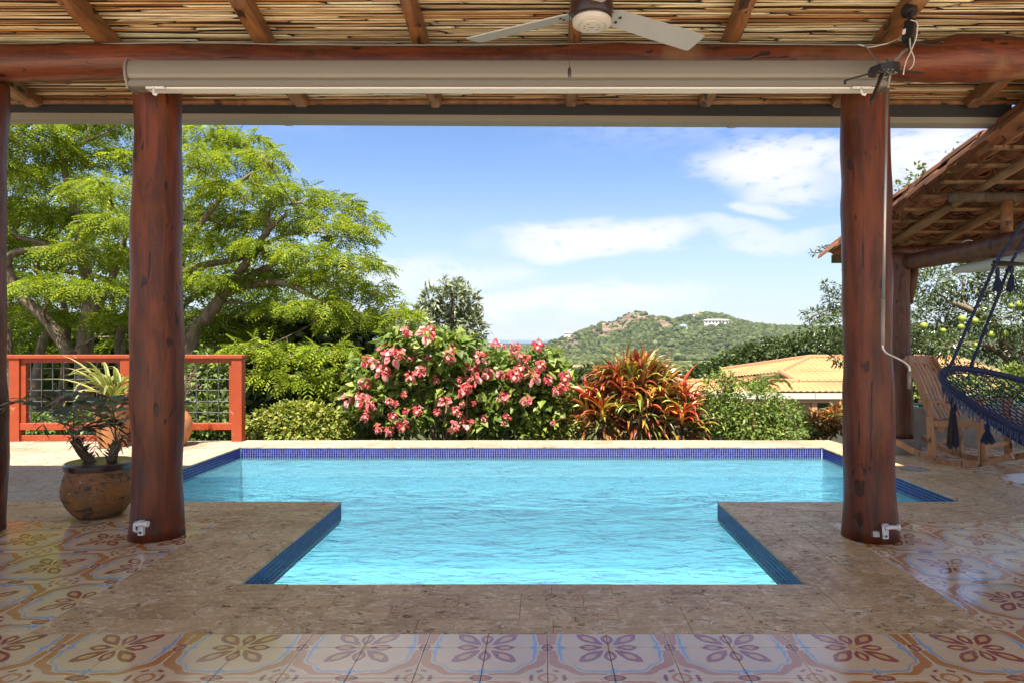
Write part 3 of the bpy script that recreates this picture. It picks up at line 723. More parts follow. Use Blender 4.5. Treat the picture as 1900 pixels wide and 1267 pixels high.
# ------------------------------------------------------------------ main roof
SL = 0.25
def zraft(d): return 3.165 + SL * (4.42 - d)        # underside of the rafters
roof = thing('reed_roof', 'reed lined terrace roof overhead with brown rafters and grey gutter', 'roof', (0, 4.4, 0))
def rp(mb, name, mat, **kw):
    o = mb.build(name, mat, None, **kw); o.parent = roof; o.matrix_parent_inverse = Matrix.Translation((0, -4.4, 0)); return o
RX = [0.217 + 1.02 * k for k in range(-8, 6)]
for i, X in enumerate(RX):
    rg = random.Random(100 + i); w = .088 + rg.uniform(-.008, .018); mb = MB(); vs = []
    st = [(-.12, 0), (0.9, 0), (2, 0), (3, 0), (3.6, 0), (4.0, 0), (4.4, 0), (4.8, 0), (5.02, 0), (5.06, .018), (5.10, .034), (5.13, .030), (5.17, .032), (5.195, .055), (5.20, .085)]
    jx = [rg.uniform(-.012, .012) for _ in st]
    for (d, up), q in zip(st, jx):
        zb_, zt = zraft(d) + up + q * .4, zraft(d) + .118; w2 = (w + q * .7) / 2; ch = .016
        if zt - zb_ < .05: ch = .006
        vs += [(X + a + q * .5, d, z) for a, z in ((-w2 + ch, zb_), (w2 - ch, zb_), (w2, zb_ + ch), (w2, zt - ch * .3), (w2 - ch, zt), (-w2 + ch, zt), (-w2, zt - ch * .3), (-w2, zb_ + ch))]
    fs = []
    for a in range(len(st) - 1):
        for k in range(8): k2 = (k + 1) % 8; fs.append((a * 8 + k, (a + 1) * 8 + k, (a + 1) * 8 + k2, a * 8 + k2))
    fs += [tuple(range(8)), tuple((len(st) - 1) * 8 + k for k in range(8))[::-1]]
    mb.add(vs, fs); smooth_sharp(rp(mb, 'rafter', M_RAFT), 35)
# reeds
rows = int((5.24 + .05) / .0205); NR = 5; SEG = 5; canes = []
for r in range(rows):
    d = 5.235 - r * .0205; x = -8.2 - random.random() * 1.5
    while x < 5.9:
        L = random.uniform(.5, 1.9); canes.append((x, L, d + random.gauss(0, .0015), zraft(d) + .126 + random.gauss(0, .0030), random.uniform(.0048, .0080), random.gauss(0, .0035), random.gauss(0, .0016))); x += L + random.uniform(0, .02)
C = np.array(canes); nC = len(C); t = np.array([0, .03, .5, .97, 1.0]); ang = np.arange(SEG) * 2 * PI / SEG
wav = RNG.normal(size=(nC, NR)) * .0034; wav2 = RNG.normal(size=(nC, NR)) * .0012
cx_ = C[:, 0:1] + C[:, 1:2] * t[None]; cy_ = C[:, 2:3] + C[:, 5:6] * (t[None] - .5) * 2 + wav; cz_ = C[:, 3:4] + C[:, 6:7] * (t[None] - .5) * 2 + wav2 - SL * wav
rad = C[:, 4:5] * (1 + .12 * RNG.normal(size=(nC, NR)))
V = np.stack([np.repeat(cx_[:, :, None], SEG, 2), cy_[:, :, None] + rad[:, :, None] * np.cos(ang), cz_[:, :, None] + rad[:, :, None] * np.sin(ang)], 3)
i = np.arange(nC * NR * SEG).reshape(nC, NR, SEG); j = np.roll(i, -1, 2)
F = np.stack([i[:, :-1], i[:, 1:], j[:, 1:], j[:, :-1]], 3).reshape(-1, 4)
RC = [(0.44, 0.27, 0.12), (0.66, 0.52, 0.33), (0.36, 0.17, 0.05), (0.72, 0.60, 0.43), (0.20, 0.075, 0.025), (0.62, 0.46, 0.27), (0.58, 0.40, 0.20), (0.68, 0.55, 0.37)]
cc = .95 * (np.array(RC)[RNG.integers(0, len(RC), nC)] * (1 + .2 * RNG.normal(size=(nC, 1)))).clip(.01, .75)
o = link('reed_lining', npmesh('reed_lining', V.reshape(-1, 3), F, M_REED, (np.repeat(cc[:, None], NR, 1) * np.array([.30, 1, 1, 1, .35])[None, :, None]).repeat(SEG, 1).reshape(-1, 3), True), roof); o.matrix_parent_inverse = Matrix.Translation((0, -4.4, 0)); tag(o, kind='stuff')
a, b = -.12, 5.26; z_ = lambda d: zraft(d) + .140
rp(MB().add([(x_, y_, z_(y_) + h) for h in (0, .12) for x_, y_ in ((-8.4, a), (6.2, a), (6.2, b), (-8.4, b))], [(0, 3, 2, 1), (4, 5, 6, 7), (0, 1, 5, 4), (1, 2, 6, 5), (2, 3, 7, 6), (3, 0, 4, 7)]), 'roof_deck', M_ROOFTOP)
rp(MB().tube([(x_, 5.215 + .006 * math.sin(x_ * 2.2), zraft(5.215) + .100) for x_ in lin(-8.3, 6.0, 40)], .022, 8, .15, 2.0), 'eave_pole', M_RAFT, smooth=True)
gs = -0.0048                                    # the gutter falls a little to the right
def gz(x): return (x + 0.5) * gs
for (nm, mt, y0, y1, z0, z1) in (('fascia_board', M_FASCIA, 5.245, 5.268, 2.985, 3.112), ('gutter', M_GUTTER, 5.27, 5.40, 2.938, 3.03)):
    mb = MB()
    for x0, x1 in ((-8.4, -2.0), (-2.0, 1.5), (1.5, 3.62)):
        vs = [(x_, y_, z + gz(x_)) for x_ in (x0 + .0015, x1 - .0015) for y_, z in ((y0, z0), (y1, z0), (y1, z1), (y0, z1))]
        mb.add(vs, [(0, 1, 2, 3), (7, 6, 5, 4), (0, 4, 5, 1), (1, 5, 6, 2), (2, 6, 7, 3), (3, 7, 4, 0)])
    rp(mb, nm, mt)
mb = MB()
for x_ in (-2.0, 1.5): mb.box(x_ - .03, x_ + .03, 5.266, 5.404, 2.934 + gz(x_), 3.034 + gz(x_))
rp(mb, 'gutter_joint', M_GUTTER)

# posts and header beam
def log_post(name, label, x, y, h, r0, r1, seed, mat, lean=(0, 0), n=44, seg=28, flare=.004):
    t = thing(name, label, 'post', (x, y, 0)); pts, rad = [], []
    for i in range(n):
        f = i / (n - 1); z = h * f
        pts.append((lean[0] * f + .014 * mnoise.noise(Vector((z * .9, seed, 0))), lean[1] * f + .012 * mnoise.noise(Vector((z * .9, seed, 7))), z - .0 if i else .0))
        rad.append((r0 + (r1 - r0) * f) * (1 + .035 * mnoise.noise(Vector((z * 1.3, seed, 3)))) + flare * math.exp(-z / .05))
    MB().tube(pts, rad, seg, .11, 2.1, seed=seed).build('trunk', mat, t, smooth=True)
    return t
post_l = log_post('log_post', 'thick red brown log post standing left of the pool, beside the palm pot', -2.455, 4.36, 2.95, .160, .140, 3.3, M_POST, (.0, 0))
post_r = log_post('log_post', 'thick red brown log post right of the pool with a crank rod before it', 2.095, 4.34, 2.95, .163, .138, 8.7, M_POST, (-.05, 0))
post_ll = log_post('log_post', 'dark log post at the left picture edge, cut off by the frame', -3.705, 4.46, 2.95, .165, .15, 12.1, M_POST, (.03, 0))
hb = thing('header_beam', 'long wavy red brown log beam carried by the posts under the rafters', 'beam', (0, 4.42, 3.045))
pts = [(x_, .02 * mnoise.noise(Vector((x_ * .5, 1, 0))), .022 * mnoise.noise(Vector((x_ * .7, 5, 0))) + (.02 if x_ > 2.6 else 0)) for x_ in lin(-8.2, 6.0, 120)]
rad = [.112 + .012 * mnoise.noise(Vector((x_[0] * .8, 2, 2))) + .030 * math.exp(-((x_[0] - 2.75) / .35) ** 2) for x_ in pts]
MB().tube(pts, rad, 24, .10, 1.6, seed=4).build('log', M_BEAM, hb, smooth=True)
mb = MB().tube([(x_, -.062 + .006 * math.sin(x_ * 3), .092 + .022 * mnoise.noise(Vector((x_ * .7, 5, 0)))) for x_ in lin(-3.2, 3.0, 90)], .0045, 6)
mb.build('cable_conduit', M_GUTTER, hb, smooth=True)

# shade cassette
sh = thing('roller_shade', 'long grey rolled up shade cassette mounted under the beam between the posts', 'shade', (0, 4.12, 2.83))
x0, x1 = -2.465, 2.06
prf = [(-.055, .085), (-.068, .06), (-.072, .03), (-.070, 0.0), (-.060, -.018), (-.045, -.026), (-.0445, -.034), (-.058, -.036), (-.058, -.066), (-.050, -.070), (.045, -.070), (.045, .088), (-.03, .092)]
vs = [(x_, a, b) for x_ in (x0, x1) for a, b in prf]; n_ = len(prf)
smooth_sharp(MB().add(vs, [(k, (k + 1) % n_, n_ + (k + 1) % n_, n_ + k) for k in range(n_)] + [tuple(range(n_))[::-1], tuple(range(n_, 2 * n_))]).build('cassette', M_GREYPAINT, sh), 25)
MB().box(x0 + .10, x1 - .05, -.050, .03, -.081, -.0715).build('bottom_bar', M_WHITE, sh)
for xx in (x0, x1):
    cap = [(-.060, .098), (-.078, .06), (-.083, .02), (-.076, -.02), (-.06, -.05), (-.052, -.078), (.05, -.078), (.05, .098)]
    sg = -1 if xx < 0 else 1; vs = [(xx + sg * (.002 + q), a, b) for q in (0, .012) for a, b in cap]; m = len(cap)
    MB().add(vs, [(k, (k + 1) % m, m + (k + 1) % m, m + k) for k in range(m)] + [tuple(range(m))[::-1], tuple(range(m, 2 * m))]).build('end_cap', M_GREYPAINT, sh)
    hx_ = xx - sg * .16
    MB().beam((hx_ - .05, -.058, -.079), (hx_ + .06, -.058, -.079), .02, .014).tube([(hx_, -.064, -.083), (hx_, -.068, -.105), (hx_ + .004, -.075, -.122), (hx_ + .016, -.078, -.128), (hx_ + .022, -.078, -.116)], .0075, 8).build('pull_hook', M_WHITE, sh, smooth=True)

# tie-down clips on the posts
def clip(label, x, y, z, extra=False):
    t = thing('tie_down_clip', label, 'clip', (x, y, z), 0)
    MB().box(-.016, .016, -.014, .012, -.045, .045).build('back_plate', M_WHITE, t)
    smooth_sharp(MB().tube([(-.004, -.016, .02), (-.004, -.034, .028), (.012, -.042, .034), (.055, -.044, .034)], [.012, .013, .013, .012], 10).tube([(.053, -.044, .034), (.066, -.044, .034)], .019, 12).build('peg', M_WHITE, t))
    MB().tube([(-.022, -.012, .04), (-.026, -.03, .03), (-.026, -.032, -.008), (-.01, -.03, -.016)], .008, 8).build('hook', M_WHITE, t, smooth=True)
    MB().tube([(0, -.0145, -.028), (0, -.0175, -.028)], .008, 10).build('screw', M_BLACK, t)
    if extra: MB().box(-.075, -.035, -.006, .018, -.035, 0.0).build('side_plate', M_STEEL, t)
clip('white tie-down clip screwed to the foot of the left pool post', -2.46, 4.36 - .168, .10)
clip('white tie-down clip with a steel plate at the foot of the right pool post', 2.10, 4.34 - .170, .085, True)
# ------------------------------------------------------------------ ceiling fan
fan = thing('ceiling_fan', 'dark brown ceiling fan with grey blades hanging below the reed ceiling', 'fan', (0.235, 3.2, 2.72))
smooth_sharp(MB().lathe([(.03, .175), (.075, .165), (.098, .14), (.102, .07), (.096, .045), (.088, .04)], 32).build('motor_housing', M_FANBROWN, fan), 30)
pl = smooth_sharp(MB().lathe([(.084, .0395), (.092, .030), (.090, .012), (.078, .004), (.066, .002), (.064, .006), (.060, .006), (.058, .000), (.03, -.002)], 32).build('bottom_plate', M_FANPLATE, fan), 25)
# maker's ring of lettering on the plate: raised marks only large enough to read as print
mk = MB()
for k in range(9):
    a = 2 * PI * k / 9
    if k in (2, 7): continue
    c, s = math.cos(a) * .036, math.sin(a) * .036
    mk.box(c - .0045, c + .0045, s - .002, s + .002, -.0035, -.0012)
mk.box(-.012, .012, -.002, .002, -.0038, -.0015)
mk.build('plate_lettering', M_GREYPAINT, pl)
MB().tube([(0, 0, .17), (0, 0, zraft(3.2) - 2.72 + .06)], .013, 12).build('down_rod', M_FANBROWN, fan, smooth=True)
smooth_sharp(MB().lathe([(.02, .62), (.06, .66), (.065, .74), (.065, .78)], 24).build('ceiling_canopy', M_FANBROWN, fan))
for k, ang in enumerate((30, 150, 270)):
    a = math.radians(ang + 2); d = Vector((math.cos(a), math.sin(a), 0)); s = Vector((-d.y, d.x, 0)); tl = math.radians(13)
    up = Vector((0, 0, 1)) * math.cos(tl) + s * math.sin(tl) ; sd = s * math.cos(tl) - Vector((0, 0, 1)) * math.sin(tl)
    outline = [(.105, -.040), (.13, -.058), (.40, -.068), (.655, -.073), (.668, -.066), (.672, .052), (.66, .063), (.40, .060), (.13, .052), (.105, .036)]
    vs = [d * r_ + sd * q + up * h + Vector((0, 0, .075)) for h in (-.003, .003) for r_, q in outline]; m = len(outline)
    bl = MB().add(vs, [tuple(range(m))[::-1], tuple(range(m, 2 * m))] + [(q, (q + 1) % m, m + (q + 1) % m, m + q) for q in range(m)]).build('blade', M_FANGREY, fan)
    br = MB().beam(d * .09 + Vector((0, 0, .083)), d * .17 + up * .006 + Vector((0, 0, .077)), .045, .006, up)
    for q in (-.018, .018):
        c = d * .155 + sd * q + Vector((0, 0, .075)); br.tube([c - up * .0035, c - up * .0075], .008, 8)
    br.build('blade_bracket', M_BLACK, fan)
pc = MB(); base = Vector((-.105, -.02, .06))
pc.tube([base + Vector((.02, 0, .01)), base, base + Vector((0, 0, -.26))], .0015, 5); pc.build('pull_cord', M_BLACK, fan)
smooth_sharp(MB().lathe([(.003, 0), (.006, -.003), (.0085, -.012), (.0085, -.038), (.005, -.045), (.002, -.046)][::-1], 12, (base.x, base.y, base.z - .258)).build('pull_knob', M_FANBROWN, fan))

# ------------------------------------------------------------------ projector mount on the rafter
pm = thing('projector_mount', 'black spider shaped projector mount with loose white cables by the right post', 'mount', (2.2, 4.05, 2.8))
def at(px, py, d): return P(px, py, d) - Vector((2.2, 4.05, 2.8))
q0, q1, q2, hub = at(1690, 22, 4.10), at(1688, 60, 4.02), at(1682, 92, 3.98), at(1640, 130, 3.86)
smooth_sharp(MB().tube([q0 + Vector((0, 0.03, .02)), q0, q0 + Vector((0, -.01, -.012))], [.045, .042, .03], 16).tube([q0, q1], [.017, .015], 12).build('ceiling_plate', M_BLACK, pm))
smooth_sharp(MB().beam(at(1690, 42, 4.04), at(1684, 75, 3.99), .058, .045).tube([q1, q2], .012, 10).build('joint_body', M_BLACK, pm))
MB().beam(at(1678, 55, 3.985), at(1677, 64, 3.98), .016, .004).build('rating_sticker', M_WHITE, pm)
MB().tube([q2, at(1672, 100, 3.93), at(1655, 118, 3.88), hub], .010, 8).build('neck', M_STEEL, pm, smooth=True)
hbm = MB(); 
vs = []
for h in (-.018, .018):
    for k in range(8):
        a = 2 * PI * k / 8 + .2; vs.append(hub + Vector((math.cos(a) * .085, math.sin(a) * .075, h + math.cos(a) * .01)))
hbm.add(vs, [tuple(range(8))[::-1], tuple(range(8, 16))] + [(k, (k + 1) % 8, 8 + (k + 1) % 8, 8 + k) for k in range(8)])
ho = hbm.build('hub_plate', M_BLACK, pm)
sc_ = MB(); rg = random.Random(5)
for k in range(26):
    a = rg.uniform(0, 6.28); r_ = .072 * math.sqrt(rg.random()); c = hub + Vector((math.cos(a) * r_, math.sin(a) * r_ * .85, -.019)); sc_.tube([c, c - Vector((0, 0, .005))], .0055, 6)
sc_.build('bolt', M_STEEL, ho)
for (px, py, d, mt, w) in ((1568, 150, 3.80, M_BLACK, .014), (1617, 187, 3.62, M_BLACK, .016), (1713, 136, 3.90, M_BLACK, .012), (1604, 84, 4.10, M_STEEL, .009), (1686, 85, 4.12, M_STEEL, .008)):
    tip = at(px, py, d); am = MB().beam(hub + (tip - hub).normalized() * .05, tip, w, w * .6)
    if py > 140: am.tube([tip, tip + Vector((0, 0, -.02))], .008, 8)
    am.build('mount_arm', mt, pm)
for pts in ([(1690, 38, 4.0), (1702, 44, 3.97), (1700, 70, 3.95), (1690, 96, 3.92), (1680, 118, 3.88), (1676, 139, 3.86)], [(1688, 70, 3.98), (1690, 92, 3.95), (1696, 108, 3.93), (1694, 122, 3.92), (1687, 130, 3.9)],
            [(1592, 83, 4.22), (1612, 88, 4.24), (1635, 84, 4.25), (1655, 78, 4.22), (1672, 70, 4.1), (1684, 62, 4.02)]):
    MB().tube(catmull([at(*q) for q in pts], 5), .0035, 6).build('cable', M_CABLE, pm, smooth=True)
MB().tube(catmull([at(*q) for q in ((1682, 82, 4.2), (1710, 82, 4.22), (1735, 84, 4.24), (1745, 78, 4.25), (1752, 81, 4.25))], 5), .006, 6).build('black_cable', M_BLACK, pm, smooth=True)

# ------------------------------------------------------------------ crank rod
cr = thing('crank_rod', 'long thin metal shade crank hanging in front of the right log post', 'crank', P(1640, 628, 4.06))
o_ = P(1640, 628, 4.06); cq = lambda px, py, d=4.06: P(px, py, d) - o_
MB().tube([cq(1646, 150, 4.09), cq(1643, 330), cq(1639, 560)], .0085, 10).build('rod', M_STEEL, cr, smooth=True)
MB().tube([cq(1639, 555), cq(1638, 606), cq(1638, 640)], .0115, 10).build('sleeve', M_GUTTER, cr, smooth=True)
MB().tube(catmull([cq(1638, 636), cq(1638, 646), cq(1645, 655), cq(1662, 663), cq(1678, 672), cq(1687, 682), cq(1687, 700)], 5), .0075, 10).build('crank_arm', M_STEEL, cr, smooth=True)
MB().tube([cq(1687, 688), cq(1687, 721)], .0115, 10).build('handle', M_GREYPAINT, cr, smooth=True)
MB().tube([cq(1646, 152, 4.09), cq(1647, 143, 4.09), cq(1643, 136, 4.09), cq(1639, 142, 4.09)], .006, 8).build('rod_eye', M_WHITE, cr, smooth=True)

# ------------------------------------------------------------------ red fence on the left
FY = 8.40
fence = thing('red_fence', 'orange red wooden fence with black wire grid along the left deck edge', 'fence', (-5.1, FY, 0))
def fp(mb, name, mat, par=fence):
    o = mb.build(name, mat, par); return o
ox = -5.1; FX = [-7.82, -6.46, -5.10, -3.735]
for x in FX: fp(MB().bbox(x - .062 - ox, x + .062 - ox, -.055, .055, 0, 1.02, .006), 'post', M_RED)
for a, b in zip(FX[:-1], FX[1:]):
    l, r = a + .064 - ox, b - .064 - ox
    fp(MB().bbox(a - .0615 - ox if a == FX[0] else a + .0015 - ox, b - .0015 - ox if b != FX[-1] else b + .075 - ox, -.07, .07, 1.021, 1.062, .006), 'top_rail', M_RED)
    fp(MB().box(l, r, -.03, .03, .965, 1.019), 'upper_rail', M_RED)
    br = fp(MB().bbox(l, r, -.045, .045, .145, .225, .006), 'bottom_rail', M_RED)
    if b != FX[-1]: fp(MB().bbox(l, r, -.02, .06, .004, .075, .006), 'kick_board', M_RED)
    fp(MB().box(l + .001, l + .06, -.028, .028, .227, .963), 'jamb', M_RED)
    if b == FX[-1]: fp(MB().box(r - .04, r - .001, -.028, .028, .227, .963), 'jamb', M_RED)
    n = int((r - l - .06) / .136); off = (r - l - .06 - n * .136) / 2
    for k in range(n + 1):
        x = l + .06 + off + k * .136; fp(MB().tube([(x, -.004, .226), (x, -.004, .964)], .0062, 6), 'grid_bar', M_WIRE)
    for k in range(1, 6):
        z = .226 + k * .136 - .01; fp(MB().tube([(l + .061, .008, z), (r - .04 if b == FX[-1] else r, .008, z)], .0062, 6), 'grid_bar', M_WIRE)

# ------------------------------------------------------------------ potted plants
def frond_mesh(L, seed, arch, mat, lw=.0050, ll=.17, n=12, rach=.0045, col=(0.095, 0.105, 0.05)):
    """pinnate palm leaf starting along +Y and up, drooping; thin leaflets"""
    rg = random.Random(seed); pts = []; p = Vector((0, 0, 0)); ang = math.radians(rg.uniform(58, 78)); st = L / 14
    for i in range(15):
        pts.append(p.copy()); p = p + Vector((0, math.cos(ang), math.sin(ang))) * st; ang -= arch * (0.35 + 1.3 * i / 14) / 14
    mb = MB(); mb.tube(pts, [rach * (1 - .75 * i / 14) for i in range(15)], 5, col=tuple(c * 1.2 for c in col))
    for i in range(n):
        t = .14 + .86 * i / (n - 1); f = t * 14; k = min(int(f), 13); b = pts[k].lerp(pts[k + 1], f - k); tg = (pts[k + 1] - pts[k]).normalized()
        nu = Vector((1, 0, 0)).cross(tg).normalized(); l_ = ll * (1 - .6 * abs(t - .45) / .55) * rg.uniform(.8, 1.1)
        for s in (-1, 1):
            if rg.random() < .06: continue
            d = (Vector((s, 0, 0)) * .72 + tg * .62 + nu * rg.uniform(-.05, .35)).normalized(); e = b + d * l_ + Vector((0, 0, -l_ * rg.uniform(.15, .5))); m = b + d * l_ * .5
            wv = tg * lw * .5; cj = tuple(c * rg.uniform(.7, 1.5) for c in col)
            mb.add([b - wv * .6, m - wv, e, m + wv, b + wv * .6], [(0, 1, 2), (0, 2, 3, 4)], cj)
    return mb.mesh('frond', mat, color=True)
pot = thing('palm_pot', 'round weathered ochre clay pot on the floor beside the left post', 'pot', (-3.15, 4.86, 0.002))
prf = [(.10, .0), (.135, .002), (.165, .03), (.205, .09), (.228, .155), (.232, .21), (.222, .275), (.207, .325), (.203, .345), (.214, .352), (.214, .378), (.203, .386), (.188, .383), (.183, .36), (.183, .335)]
smooth_sharp(MB().lathe(prf, 40, wob=.03).build('body', M_POTA, pot), 50)
smooth_sharp(MB().lathe([(.2155, .340), (.2175, .352), (.2185, .378), (.206, .389), (.19, .387)], 40).build('rim', M_FANBROWN, pot), 50)
MB().lathe([(.184, .335), (.1845, .345), (.05, .362)], 24, wob=.05).build('soil', M_SOIL, pot)
palm = thing('potted_palm', 'two stemmed drooping dark palm growing in the round ochre pot', 'palm', (-3.15, 4.86, 0.35))
leafm = M_LEAFSHINY
fm = [frond_mesh(random.uniform(.62, .80), 40 + k, ar, leafm) for k, ar in enumerate((2.2, 2.8, 3.3, 3.7, 3.0, 2.5))]
fmd = [frond_mesh(random.uniform(.46, .56), 60 + k, ar, leafm, col=(0.065, 0.042, 0.026)) for k, ar in enumerate((3.3, 3.7))]
for sx, top, lean in ((-.03, Vector((-.155, -.05, .20)), 0), (.07, Vector((.135, -.03, .17)), 1)):
    pts = [Vector((sx, 0, 0)), Vector((sx, 0, 0)).lerp(top, .5) + Vector((.0, 0, -.015)), top]
    tr = MB().tube(catmull(pts, 5), [.034 - .0006 * k for k in range(11)], 10, .15, 20).build('stem', M_BARKD, palm, smooth=True)
    stub = MB(); rg = random.Random(9 + lean)
    for k in range(34):
        f = rg.uniform(.1, .98); c = Vector((sx, 0, 0)).lerp(top, f); a = rg.uniform(0, 6.28); d = Vector((math.cos(a), math.sin(a), .75)).normalized()
        stub.beam(c + d * .024, c + d * rg.uniform(.05, .075), .016, .008, taper=.5)
    stub.build('leaf_base', M_BARKD, tr)
    for k in range(7):
        a = 2 * PI * k / 7 * 1.0 + rg.uniform(-.25, .25); dead = k % 5 == 0
        me = rg.choice(fmd if dead else fm)
        link('frond', me, palm, top + Vector((0, 0, .0)), (math.radians(rg.uniform(-8, 22)) - (.6 if dead else 0), 0, a), (rg.uniform(.85, 1.1),) * 3)

pot2 = thing('terracotta_pot', 'tall tapered terracotta pot in the sun before the red fence', 'pot', (-5.00, 7.95, 0.003))
smooth_sharp(MB().lathe([(.12, 0), (.135, .004), (.165, .20), (.19, .42), (.197, .46), (.205, .465), (.205, .50), (.19, .50), (.18, .47)], 32, wob=.015).build('body', M_POTB, pot2), 40)
MB().lathe([(.184, .455), (.184, .465), (.03, .475)], 20).build('soil', M_SOIL, pot2)
def strap(L, w, seed, a0, arch, c_mid, c_edge, n=9, twist=.3):
    rg = random.Random(seed); p = Vector((0, 0, 0)); ang = a0; mb = MB(); vs = []; cs = []
    for i in range(n):
        t = i / (n - 1); ww = w * (0.55 + 1.3 * t * (1 - t)) * (1 - t ** 3) + .0015; tw = twist * math.sin(t * 3 + seed)
        sd = Vector((math.cos(tw), 0, math.sin(tw))); fl = Vector((0, -math.sin(ang), math.cos(ang))) * ww * .25
        vs += [p - sd * ww / 2 + fl, p - sd * ww * .22, p + sd * ww * .22, p + sd * ww / 2 + fl]; cs += [c_edge, c_mid, c_mid, c_edge]
        p = p + Vector((0, math.cos(ang), math.sin(ang))) * L / (n - 1); ang -= arch * (.4 + 1.2 * t) / (n - 1)
    b = len(mb.v); mb.v += [tuple(v) for v in vs]; mb.c += cs
    for i in range(n - 1):
        for k in range(3): mb.f.append((i * 4 + k, i * 4 + k + 1, i * 4 + 5 + k, i * 4 + 4 + k))
    return mb
cY, cG = (0.52, 0.45, 0.17), (0.15, 0.21, 0.06)
sm = [strap(random.uniform(.55, .80), .048, 70 + k, math.radians(rg.uniform(50, 86)), ar, cG, cY).mesh('leaf', M_LEAF, True, True) for k, ar in enumerate((1.0, 1.5, 2.1, 2.6, 3.0, 3.4, 1.8, 2.8))]
ag = thing('variegated_plant', 'yellow striped spiky plant in the terracotta pot by the fence', 'plant', (-5.00, 7.95, 0.47))
for k in range(40): link('leaf', random.choice(sm), ag, (random.uniform(-.06, .06), random.uniform(-.06, .06), random.uniform(0, .12)), (random.gauss(0, .12), random.gauss(0, .1), random.uniform(0, 6.28)), (random.uniform(.8, 1.15),) * 3)
pot3 = thing('clay_urn', 'orange brown clay urn on the deck half hidden behind the left post', 'urn', (-4.33, 8.02, 0.003))
smooth_sharp(MB().lathe([(.10, 0), (.12, .004), (.165, .07), (.195, .16), (.205, .25), (.19, .33), (.15, .40), (.13, .42), (.14, .44), (.13, .445), (.115, .42)], 32, wob=.02).build('body', M_POTB, pot3), 40)
dish = thing('glazed_dish', 'small pale glazed bowl standing on the clay urn', 'bowl', (-4.30, 8.02, .447))
smooth_sharp(MB().lathe([(.05, 0), (.055, .01), (.045, .02), (.09, .05), (.118, .075), (.12, .085), (.11, .085), (.08, .06), (.03, .03)], 28).build('bowl', M_GUTTER, dish), 30)
br = thing('sprig_plant', 'pale dry sprig plant sticking up from the bowl on the urn', 'plant', (-4.30, 8.02, .50))
st = MB(); lp = []
for k in range(9):
    a = random.uniform(-.5, 1.2); t_ = Vector((math.cos(a) * random.uniform(.12, .32), random.uniform(-.1, .1), random.uniform(.18, .42))); st.tube([(0, 0, 0), t_ * .5 + Vector((0, 0, .05)), t_], .004, 5)
    for q in range(14): lp.append(t_ * random.uniform(.5, 1.05) + Vector((random.gauss(0, .02), random.gauss(0, .02), random.gauss(0, .02))))
st.build('twigs', M_BARK, br); lp = np.array(lp)
scatter('leaves', LEAFN_V, LEAFN_F, lp, frames(rvec(len(lp)), rvec(len(lp))), np.full(len(lp), .055), mixcol([(.3, .25, .17), (.4, .3, .24), (.22, .2, .1)], len(lp)), M_LEAF, br)

# ------------------------------------------------------------------ right wing: tiled roof on logs
WS = 0.18
def zr(d): return 2.335 + WS * (7.6 - d)
wing = thing('tiled_roof', 'clay barrel tile roof on round poles over the right terrace', 'roof', (3.6, 7.6, 2.3))
WO = Vector((3.6, 7.6, 2.3))
def wp(mb, name, mat, **kw): 
    o = mb.build(name, mat, wing, **kw); o.data.transform(Matrix.Translation(-WO)); return o
for X in (3.93, 4.45, 4.97, 5.5, 6.05): wp(MB().tube([(X + .008 * math.sin(d * 3 + X), d, zr(d) + .006 * math.sin(d * 2.2 + X)) for d in lin(4.3, 8.22, 16)], [.040 + .008 * math.sin(k + X) for k in range(16)], 10, .12, 4), 'rafter', M_RAFT2, smooth=True)
for k in range(12):
    d = 4.45 + k * .335; wp(MB().box(3.60, 6.3, d - .027, d + .027, zr(d) + .050, zr(d) + .074), 'batten', M_RAFT2)
wp(MB().tube([(x_, 7.62, 2.235 + .01 * math.sin(x_ * 3)) for x_ in lin(3.70, 6.4, 14)], .058, 12, .12, 3), 'eave_purlin', M_WPOST, smooth=True)
wp(MB().tube([(x_, 6.1, zr(6.1) - .085) for x_ in lin(3.66, 6.4, 12)], .046, 12, .12, 3), 'purlin', M_BARKD, smooth=True)
wp(MB().tube([(4.16, 6.1, 2.16), (4.16, 6.1, zr(6.1) - .125)], .048, 12, .08, 3), 'strut', M_RAFT, smooth=True)
wp(MB().box(3.52, 6.3, 8.245, 8.285, zr(8.26) - .045, zr(8.26) + .05), 'eave_board', M_BARKD)
def barrel(r0, r1, L, up, thick=.013, seg=7):
    mb = MB(); vs = []
    for y, r in ((0, r0), (L, r1)):
        for rr in (r, r - thick):
            for k in range(seg + 1):
                a = PI * k / seg; vs.append((-math.cos(a) * rr, y, (math.sin(a) * rr) * up * .8))
    n = seg + 1; fs = []
    for k in range(seg): fs += [(k, k + 1, 2 * n + k + 1, 2 * n + k), (n + k, 3 * n + k, 3 * n + k + 1, n + k + 1), (k, n + k, n + k + 1, k + 1), (2 * n + k, 2 * n + k + 1, 3 * n + k + 1, 3 * n + k)]
    fs += [(0, 2 * n, 3 * n, n), (n - 1, 2 * n - 1, 4 * n - 1, 3 * n - 1)]
    return mb.add(vs, fs).mesh('clay_tile', M_CLAY)
pan, cov_, vrg = barrel(.100, .082, .43, -1), barrel(.082, .098, .43, 1), barrel(.10, .125, .46, 1)
tilt = -math.atan(WS)
